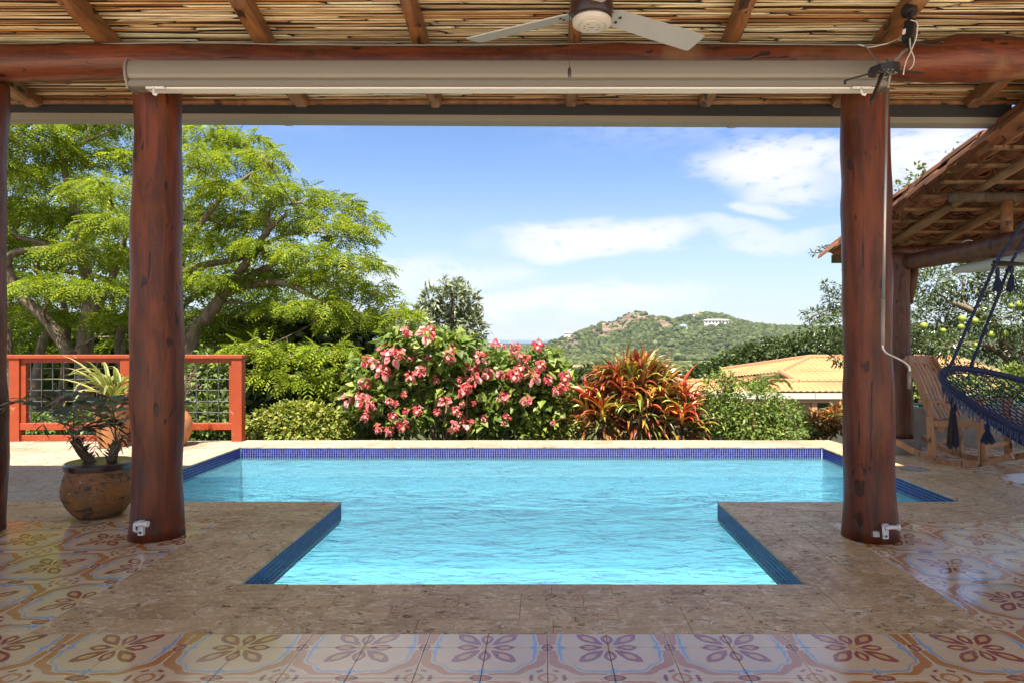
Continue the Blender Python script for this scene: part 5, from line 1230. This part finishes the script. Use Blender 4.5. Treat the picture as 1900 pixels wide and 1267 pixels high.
tag(scatter('lower_leaves', sv, sf, p, frames(dd_ + rvec(n) * .5, np.tile([0, 0, 1.], (n, 1)) + rvec(n) * .3), .32 + .14 * RNG.random(n), mixcol([(.30, .05, .025), (.15, .18, .04), (.42, .17, .035), (.36, .33, .07), (.12, .05, .03)], n), M_LEAFSHINY, ct), kind='stuff')
# other garden shrubs
b = B0(1030, 9.2); leafy('garden_shrub', 'yellow green shrub between the pink flowers and the croton', 'shrub', b, pxblobs([(1020, 775, 36, 36), (1045, 740, 26, 30), (1000, 800, 40, 18), (1050, 790, 30, 24)], 9.2, .6), 1900, .07, YG + MIDG, stems=12)
b = B0(1390, 9.3); leafy('garden_shrub', 'broad fresh green shrub between the croton and the right post', 'shrub', b, pxblobs([(1330, 720, 36, 30), (1320, 770, 50, 40), (1390, 740, 55, 36), (1390, 785, 70, 34), (1450, 770, 40, 34), (1470, 795, 40, 24), (1300, 795, 45, 24), (1420, 800, 90, 18), (1345, 700, 18, 16)], 9.3, .6), 7800, .066, [(0.13, 0.205, 0.028), (0.20, 0.27, 0.045), (0.085, 0.14, 0.022), (0.26, 0.31, 0.08)], tmpl=(LEAFN_V, LEAFN_F), stems=34, up=.3, rnd=.9)
b = B0(1530, 9.6); leafy('croton_bush', 'small orange and green croton left of the right post', 'bush', b, pxblobs([(1525, 785, 30, 20), (1550, 778, 25, 22), (1500, 795, 24, 14)], 9.6, .6), 900, .10, [(.36, .14, .03), (.26, .22, .04), (.10, .14, .03), (.32, .08, .03)], tmpl=(LEAFN_V, LEAFN_F), stems=8)
pp = thing('spiky_plant', 'thin arching palm like plant in front of the orange roof', 'plant', P(1405, 745, 9.9)); pp.location.z = gh(pp.location.x, 9.9)
pm2 = [frond_mesh(.75, 90 + k, ar, M_LEAF, .014, .22, 22, .006, (0.16, 0.19, 0.05)) for k, ar in enumerate((1.4, 2.0, 2.6))]
topz = P(1405, 735, 9.9).z - pp.location.z; MB().tube([(0, 0, 0), (.02, 0, topz * .5), (0, 0, topz)], [.03, .025, .02], 8).build('stem', M_BARK, pp, smooth=True)
for k in range(11): link('frond', random.choice(pm2), pp, (0, 0, topz), (random.uniform(-.1, .4), 0, 2 * PI * k / 11), (random.uniform(.55, .85),) * 3)
# right hand trees
b = B0(1625, 11.2)
leafy('drooping_tree', 'loose small leaved tree drooping into view beside the right post', 'tree', b, pxblobs([(1550, 555, 26, 16), (1520, 585, 34, 14), (1555, 600, 34, 22), (1505, 612, 26, 8), (1545, 635, 34, 14), (1565, 660, 26, 20), (1600, 560, 50, 40), (1640, 600, 50, 50), (1640, 520, 50, 40), (1690, 560, 40, 40), (1590, 500, 20, 20), (1535, 530, 16, 8), (1560, 455, 14, 7), (1530, 462, 14, 4), (1512, 470, 8, 3), (1680, 640, 30, 40), (1580, 480, 14, 12)], 11.2, .7, .4, random.Random(2)), 6800, .075, [(.075, .115, .03), (.12, .165, .055), (.05, .08, .02)], M_LEAFSHINY, (LEAFN_V, LEAFN_F), M_BARKD, trunk=[([b, P(1628, 680, 11.2), P(1615, 600, 11.2), P(1600, 520, 11.2)], .09, .03), ([P(1620, 620, 11.2), P(1590, 590, 11.1), P(1540, 575, 11), P(1490, 600, 10.9)], .03, .006), ([P(1605, 540, 11.2), P(1580, 490, 11), P(1545, 455, 10.9), P(1512, 468, 10.8)], .02, .004)])
b = B0(1880, 11.6)
cal = leafy('fruit_tree', 'spreading tree with round green fruit behind the rocking chair', 'tree', b, pxblobs([(1730, 530, 40, 34), (1790, 520, 50, 34), (1860, 520, 60, 40), (1740, 590, 40, 34), (1800, 580, 55, 36), (1870, 590, 60, 40), (1760, 640, 45, 26), (1830, 640, 50, 26), (1905, 650, 40, 34), (1720, 640, 26, 26), (1700, 500, 26, 20), (1940, 540, 70, 60), (1775, 690, 40, 20), (1850, 690, 40, 20)], 11.6, .7, .6, random.Random(3)), 10500, .085, [(.06, .095, .024), (.11, .15, .05), (.15, .19, .08), (.035, .06, .016)], M_LEAFSHINY, (LEAFN_V, LEAFN_F), M_BARK,
      trunk=[([b, P(1888, 720, 11.6), P(1872, 660, 11.6), P(1850, 610, 11.5), P(1810, 580, 11.4), P(1760, 560, 11.3)], .15, .03), ([P(1885, 700, 11.6), P(1905, 640, 11.5), P(1900, 580, 11.4)], .11, .03), ([P(1876, 670, 11.6), P(1830, 640, 11.5), P(1780, 640, 11.4), P(1735, 655, 11.3)], .06, .015)])
fm_ = smooth_sharp(MB().lathe([(.012, -.062), (.04, -.048), (.06, -.018), (.062, .012), (.05, .04), (.025, .058), (.008, .062)], 16).build('fruit', m_plain('green_fruit', (.24, .30, .035), .35), cal), 60)
fm_.location = P(1785, 592, 11) - b
for (px, py) in ((1809, 596), (1714, 605), (1839, 621), (1865, 620), (1876, 569), (1810, 640), (1750, 614), (1783, 607), (1892, 566)): link('fruit', fm_.data, cal, P(px, py, 10.95) - b, None, (random.uniform(.7, 1),) * 3)
for k, (px, py, hw, hh, d, lb) in enumerate(((1725, 715, 34, 34, 10.4, 'leafy shrub above the low wall behind the rocking chair back'), (1800, 735, 50, 30, 10.2, 'leafy shrub above the low wall under the net chair'), (1885, 715, 34, 40, 9.8, 'yellow green spiky shrub at the right edge above the wall'))):
    b = B0(px, d); leafy('garden_shrub', lb, 'shrub', b, pxblobs([(px, py, hw, hh), (px, py + 40, hw * 1.2, hh)], d, .7), 1700, .09, MIDG + YG[:2] if k == 2 else MIDG, tmpl=(LEAFN_V, LEAFN_F) if k == 2 else (LEAF_V, LEAF_F), stems=10)
# vine sprigs growing over the verge of the tiled roof
vn = thing('roof_vine', 'green vine sprigs growing over the tiled roof verge', 'vine', (3.55, 6.4, 2.62)); vb = Vector((3.55, 6.4, 2.62)); st = MB(); lp = []
for (px, py, d, ex, ey) in ((1700, 330, 6.5, -18, -2), (1690, 345, 6.7, -26, 2), (1720, 322, 6.3, -14, -14), (1770, 300, 5.9, -8, -16), (1785, 285, 5.75, 10, -10), (1745, 320, 6.1, 12, -10), (1670, 362, 6.9, -4, -12)):
    a = P(px, py, d); e = P(px + ex, py + ey, d); st.tube([a - vb, a.lerp(e, .5) + Vector((0, 0, .03)) - vb, e - vb], .004, 5)
    for q in range(26): lp.append(a.lerp(e, random.random() * 1.1) - vb + Vector((random.gauss(0, .025), random.gauss(0, .025), random.gauss(0, .025))))
st.build('stems', M_BARK, vn); lp = np.array(lp); scatter('leaves', LEAF_V, LEAF_F, lp, frames(rvec(len(lp)), rvec(len(lp))), np.full(len(lp), .045), mixcol(MIDG, len(lp)), M_LEAF, vn)

# mid distance trees beyond the garden
MT = [(.042, .070, .016), (.065, .10, .022), (.085, .12, .028), (.03, .05, .013)]
for k, (pl_, d, lb, n) in enumerate((([(1240, 708, 40, 14), (1200, 714, 30, 12), (1275, 706, 30, 12)], 70, 'low rounded tree behind the croton top', 2600), ([(1310, 692, 40, 16), (1350, 680, 34, 20), (1285, 702, 34, 12)], 62, 'green tree left of the orange roof', 3000), ([(1400, 658, 45, 20), (1445, 648, 45, 20), (1370, 668, 40, 18)], 66, 'dark green tree above the orange roof ridge', 3400), ([(1500, 642, 50, 22), (1545, 634, 50, 24), (1590, 640, 50, 24), (1470, 655, 40, 18)], 58, 'tall dark tree right above the orange roof', 4200), ([(1110, 692, 50, 14), (1060, 697, 40, 14), (1150, 697, 40, 12)], 120, 'distant rounded tree above the croton tips', 2200), ([(1660, 640, 60, 26), (1740, 650, 60, 26)], 60, 'dark tree seen between the two right posts', 2400))):
    b = P(pl_[0][0], 700, d); b.z = gh(b.x, b.y); bl = pxblobs(pl_, d, .8); c0 = Vector(bl[0][0])
    leafy('valley_tree', lb, 'tree', b, bl, n, .0062 * d, MT, trunk=[([b, b.lerp(c0, .6), c0], .28, .1)], rnd=.8)

# ------------------------------------------------------------------ neighbouring villa
M_VROOF = None
def m_vroof():
    M = Mat('orange_roof_tile'); p = M.pos(); n = M.noise(p, 1.2, 5, .6); c = M.mix(estep(.3, .7, n), (0.36, 0.165, 0.052), (0.44, 0.23, 0.085)); M.bsdf(c, .75, 0, .3); return M.m
M_VROOF = m_vroof(); M_CREAM = m_plain('cream_wall', (.52, .44, .30), .85, var=.08, scale=1); M_PINKW = m_plain('salmon_wall', (.48, .24, .15), .85, var=.1, scale=1); M_DGLASS = m_plain('dark_window', (.03, .035, .04), .1)
villa = thing('villa', 'cream villa with orange tiled hip roof beyond the garden right', 'house', (15, 34, -7)); VO = Vector((15, 34, -7))
def vp(mb, name, mat, par=villa, **kw):
    o = mb.build(name, mat, par, **kw); o.data.transform(Matrix.Translation(-VO)); return o
def tiled(q00, q10, q11, q01, nu, nv, wave=.30, course=.34, amp=.055):
    """roof plane between eave (q00-q10) and ridge (q01-q11): barrel waves and stepped courses"""
    q = [Vector(a) for a in (q00, q10, q11, q01)]; nrm = (q[1] - q[0]).cross(q[3] - q[0]).normalized(); W_, H_ = (q[1] - q[0]).length, ((q[3] + q[2]) / 2 - (q[0] + q[1]) / 2).length
    e = (q[1] - q[0]).normalized(); V_ = []
    for j in range(nv + 1):
        for i in range(nu + 1):
            u, v = i / nu, j / nv; p = (q[0] * (1 - u) + q[1] * u) * (1 - v) + (q[3] * (1 - u) + q[2] * u) * v
            s = (p - q[0]).dot(e) / wave; h = v * H_ / course; V_.append(p + nrm * (amp * abs(math.sin(PI * s)) + .045 * (1 - (h % 1))))
    i = np.arange((nu + 1) * (nv + 1)).reshape(nv + 1, nu + 1); F_ = np.stack([i[:-1, :-1], i[:-1, 1:], i[1:, 1:], i[1:, :-1]], 2).reshape(-1, 4)
    return np.array([tuple(p) for p in V_]), F_
M_VTILE = m_attr('weathered_yellow_tile', .75, .3)
def vtiled(name, *a, seed=0):
    V_, F_ = tiled(*a); q = [Vector(t) for t in a[:4]]; H_ = ((q[3] + q[2]) / 2 - (q[0] + q[1]) / 2).length; nu, nv = a[4], a[5]; e = (q[1] - q[0]).normalized()
    vv = np.repeat(np.arange(nv + 1) / nv, nu + 1) * H_ / .34; uu = (V_ - np.array(q[0])) @ np.array(e) / .30
    edge = np.clip(np.maximum(1 - (vv % 1) / .28, 1 - np.abs((uu % 1) - 0.02) / .16), 0, 1)[:, None] * .75          # redder tile noses and laps
    tone = np.array([mnoise.noise(Vector(v) * .5) for v in V_])[:, None]
    col = np.array([.37, .24, .105]) * (1 - edge) + np.array([.30, .105, .04]) * edge
    return link(name, npmesh(name, V_ - np.array(VO), F_, M_VTILE, col * (1 + .25 * tone), False), villa)
def fz(y): return -1.36 + .2533 * (y - 33)
def fq(x, y): return Vector((x, y, fz(y)))
M_CAP = m_plain('ridge_tile', (.46, .19, .085), .8)
vtiled('roof_slope', fq(6.7, 33), fq(25, 33), fq(25, 34.6), fq(6.8, 34.6), 300, 30)
vtiled('roof_slope', fq(13.0, 34.6), fq(25, 34.6), fq(24.6, 36.3), fq(12.7, 36.3), 220, 30)
vtiled('roof_slope', fq(12.7, 36.3), fq(24.6, 36.3), fq(24, 39), fq(15.35, 39), 220, 50)
A_, B_, C_, D_ = fq(15.35, 39), P(1340, 686, 46), P(1332, 703, 42), P(1446, 691.5, 36.4)
vtiled('roof_slope', C_, D_, A_, B_, 160, 40)
for q0, q1 in ((A_, fq(24, 39)), (A_, fq(12.7, 36.3)), (fq(12.7, 36.3), fq(13.0, 34.6)), (fq(6.8, 34.6), fq(13.0, 34.6)), (A_, B_)):
    up_ = Vector((0, 0, .06)); vp(MB().tube([q0 + up_, q1 + up_], .13, 8), 'ridge_tiles', M_CAP)
lo = Vector((0, 0, -1.2)); vp(MB().add([C_ + Vector((0, -.2, -.04)), D_ + Vector((-.2, .1, -.04)), D_ + Vector((-.2, .1, 0)) + lo, C_ + Vector((0, -.2, 0)) + lo], [(0, 1, 2, 3)]), 'gable_wall', M_PINKW)
fs_ = vp(MB().box(6.6, 25, 32.86, 32.98, -1.64, -1.37), 'fascia', m_plain('white_fascia', (.50, .48, .43), .7, var=.2, scale=3))
for x_ in np.arange(8, 25, 2.6): vp(MB().box(x_ - .012, x_ + .012, 32.85, 32.858, -1.64, -1.37), 'fascia_joint', M_CONC, fs_)
vp(MB().box(6.7, 25, 33.0, 33.5, -1.84, -1.66), 'soffit', M_PINKW)
vp(MB().box(7.2, 25, 34.2, 43, -8, -1.66), 'wall', M_CREAM)
for x_ in (10.2, 13.1, 17.5): vp(MB().box(x_, x_ + .26, 33.05, 33.33, -8, -1.845), 'column', M_PINKW)
for x_, w_ in ((13.75, .58), (18.6, 1.2), (21.5, 1.2)):
    fr_ = vp(MB().box(x_ - .06, x_ + w_ + .06, 34.13, 34.195, -2.20, -1.76), 'window', M_BLACK); vp(MB().box(x_, x_ + w_, 34.10, 34.128, -2.15, -1.81), 'pane', M_DGLASS, fr_)
# lamp on a pole
lp_ = thing('garden_lamp', 'black lamp pole with a curved arm rising right of the croton', 'lamp', P(1230, 700, 14)); lp_.location.z = gh(lp_.location.x, 14); tz = P(1230, 684, 14).z - lp_.location.z
MB().tube([(0, 0, 0), (0, 0, tz)], .028, 8).build('pole', M_BLACK, lp_); MB().tube(catmull([(0, 0, tz - .2), (.08, 0, tz - .06), (.18, 0, tz + .02), (.28, 0, tz - .02)], 4), .022, 8).build('arm', M_BLACK, lp_); smooth_sharp(MB().lathe([(.03, -.02), (.04, 0), (.045, .06), (.03, .10), (.01, .11)], 12, (0, 0, tz)).build('lamp_head', M_BLACK, lp_))

# far buildings
def far_house(name, label, cen, w, h, dep, roofc, wallc, nwin, roofh):
    t = thing(name, label, 'building', cen)
    MB().box(-w / 2, w / 2, -dep / 2, dep / 2, -6, h).build('wall', wallc, t)
    ov = w * .02 + .8
    MB().add([(-w / 2 - ov, -dep / 2 - ov, h), (w / 2 + ov, -dep / 2 - ov, h), (w / 2 + ov, dep / 2 + ov, h), (-w / 2 - ov, dep / 2 + ov, h), (-w / 2 + dep * .4, 0, h + roofh), (w / 2 - dep * .4, 0, h + roofh)], [(0, 1, 5, 4), (1, 2, 5), (2, 3, 4, 5), (3, 0, 4), (3, 2, 1, 0)]).build('roof', roofc, t)
    for k in range(nwin):
        x = -w / 2 + w * (k + .5) / nwin; MB().box(x - w / nwin * .22, x + w / nwin * .22, -dep / 2 - .12, -dep / 2 - .02, h * .25, h * .75).build('window', M_DGLASS, t)
M_WHITEW = m_plain('white_wall', (.72, .70, .66), .8, var=.05, scale=.2); M_BLUER = m_plain('blue_roof', (.22, .38, .55), .7, scale=.2); M_ORR = m_plain('far_orange_roof', (.42, .22, .11), .8, scale=.1)
def on_hill(px, py):
    yy = np.linspace(1990, 1420, 300); xx = (px - CX) * yy / FPX; zz = hill_h(xx, yy); q = CY - (zz - EYE) * FPX / yy
    k = int(np.argmax(q > py)) if (q > py).any() else 0
    return Vector((float(xx[k]), float(yy[k]), float(zz[k])))
c = on_hill(1328, 604); far_house('hilltop_villa', 'long white villa on the green hill right of the cliff', c + Vector((0, 0, 3)), 62, 10, 20, M_WHITEW, M_WHITEW, 7, 3)
c = on_hill(1268, 612); far_house('hillside_house', 'small pale house with blue roof on the hill saddle', c + Vector((0, 0, 4)), 17, 6, 12, M_BLUER, M_WHITEW, 3, 4)
c = on_hill(1055, 626); far_house('clifftop_house', 'tiny white house on the low left end of the hill', c + Vector((0, 0, 6)), 26, 6, 12, M_WHITEW, M_WHITEW, 4, 2)
c = on_hill(1292, 589); far_house('ridge_house', 'tiny terracotta house on the ridge between the two summits', c + Vector((0, 0, 4)), 20, 6, 12, M_ORR, M_WHITEW, 3, 4)
for px, w, d, lb in ((1105, 95, 800, 'long low orange roofed building in the valley above the croton'), (1195, 60, 860, 'orange roofed building in the valley beside the longer one'), (1045, 40, 760, 'small orange roofed building in the valley near the pink flowers')):
    x = (px - CX) * d / FPX; far_house('valley_building', lb, Vector((x, d, gh(x, d))), w, 7.5, 16, M_ORR, M_PINKW if d != 860 else M_CREAM, 9, 4)
far_house('neighbour_house', 'pale orange roofed house half hidden by the drooping tree', Vector((27.5, 62, -7.5)), 9, 5.6, 8, M_ORR, M_CREAM, 3, 2)

# ------------------------------------------------------------------ air over the valley
M = Mat('air'); pv = M.n('ShaderNodeVolumePrincipled'); pv.inputs['Color'].default_value = (0.80, 0.90, 1.0, 1); pv.inputs['Density'].default_value = 0.00005
pv.inputs['Anisotropy'].default_value = 0.2; M.l(pv.outputs[0], M.out.inputs['Volume'])
hzb = MB().box(-61000, 61000, -60, 33000, -62, 130).build('haze', M.m); tag(hzb, 'thin pale sea haze over the valley and hill', 'haze', kind='stuff')

for nm, g in (('log_post', 'log posts carrying the roofs'), ('tie_down_clip', 'white clips at the post feet'), ('feathery_tree', 'feathery trees behind the fence'), ('broadleaf_tree', 'dense trees behind the garden'),
              ('garden_shrub', 'shrubs in the garden beds'), ('croton_bush', 'croton bushes'), ('valley_tree', 'trees beyond the garden'), ('valley_building', 'orange roofed buildings in the valley')):
    for o in bpy.data.objects:
        if o.parent is None and o.name.split('.')[0] == nm: o['group'] = g
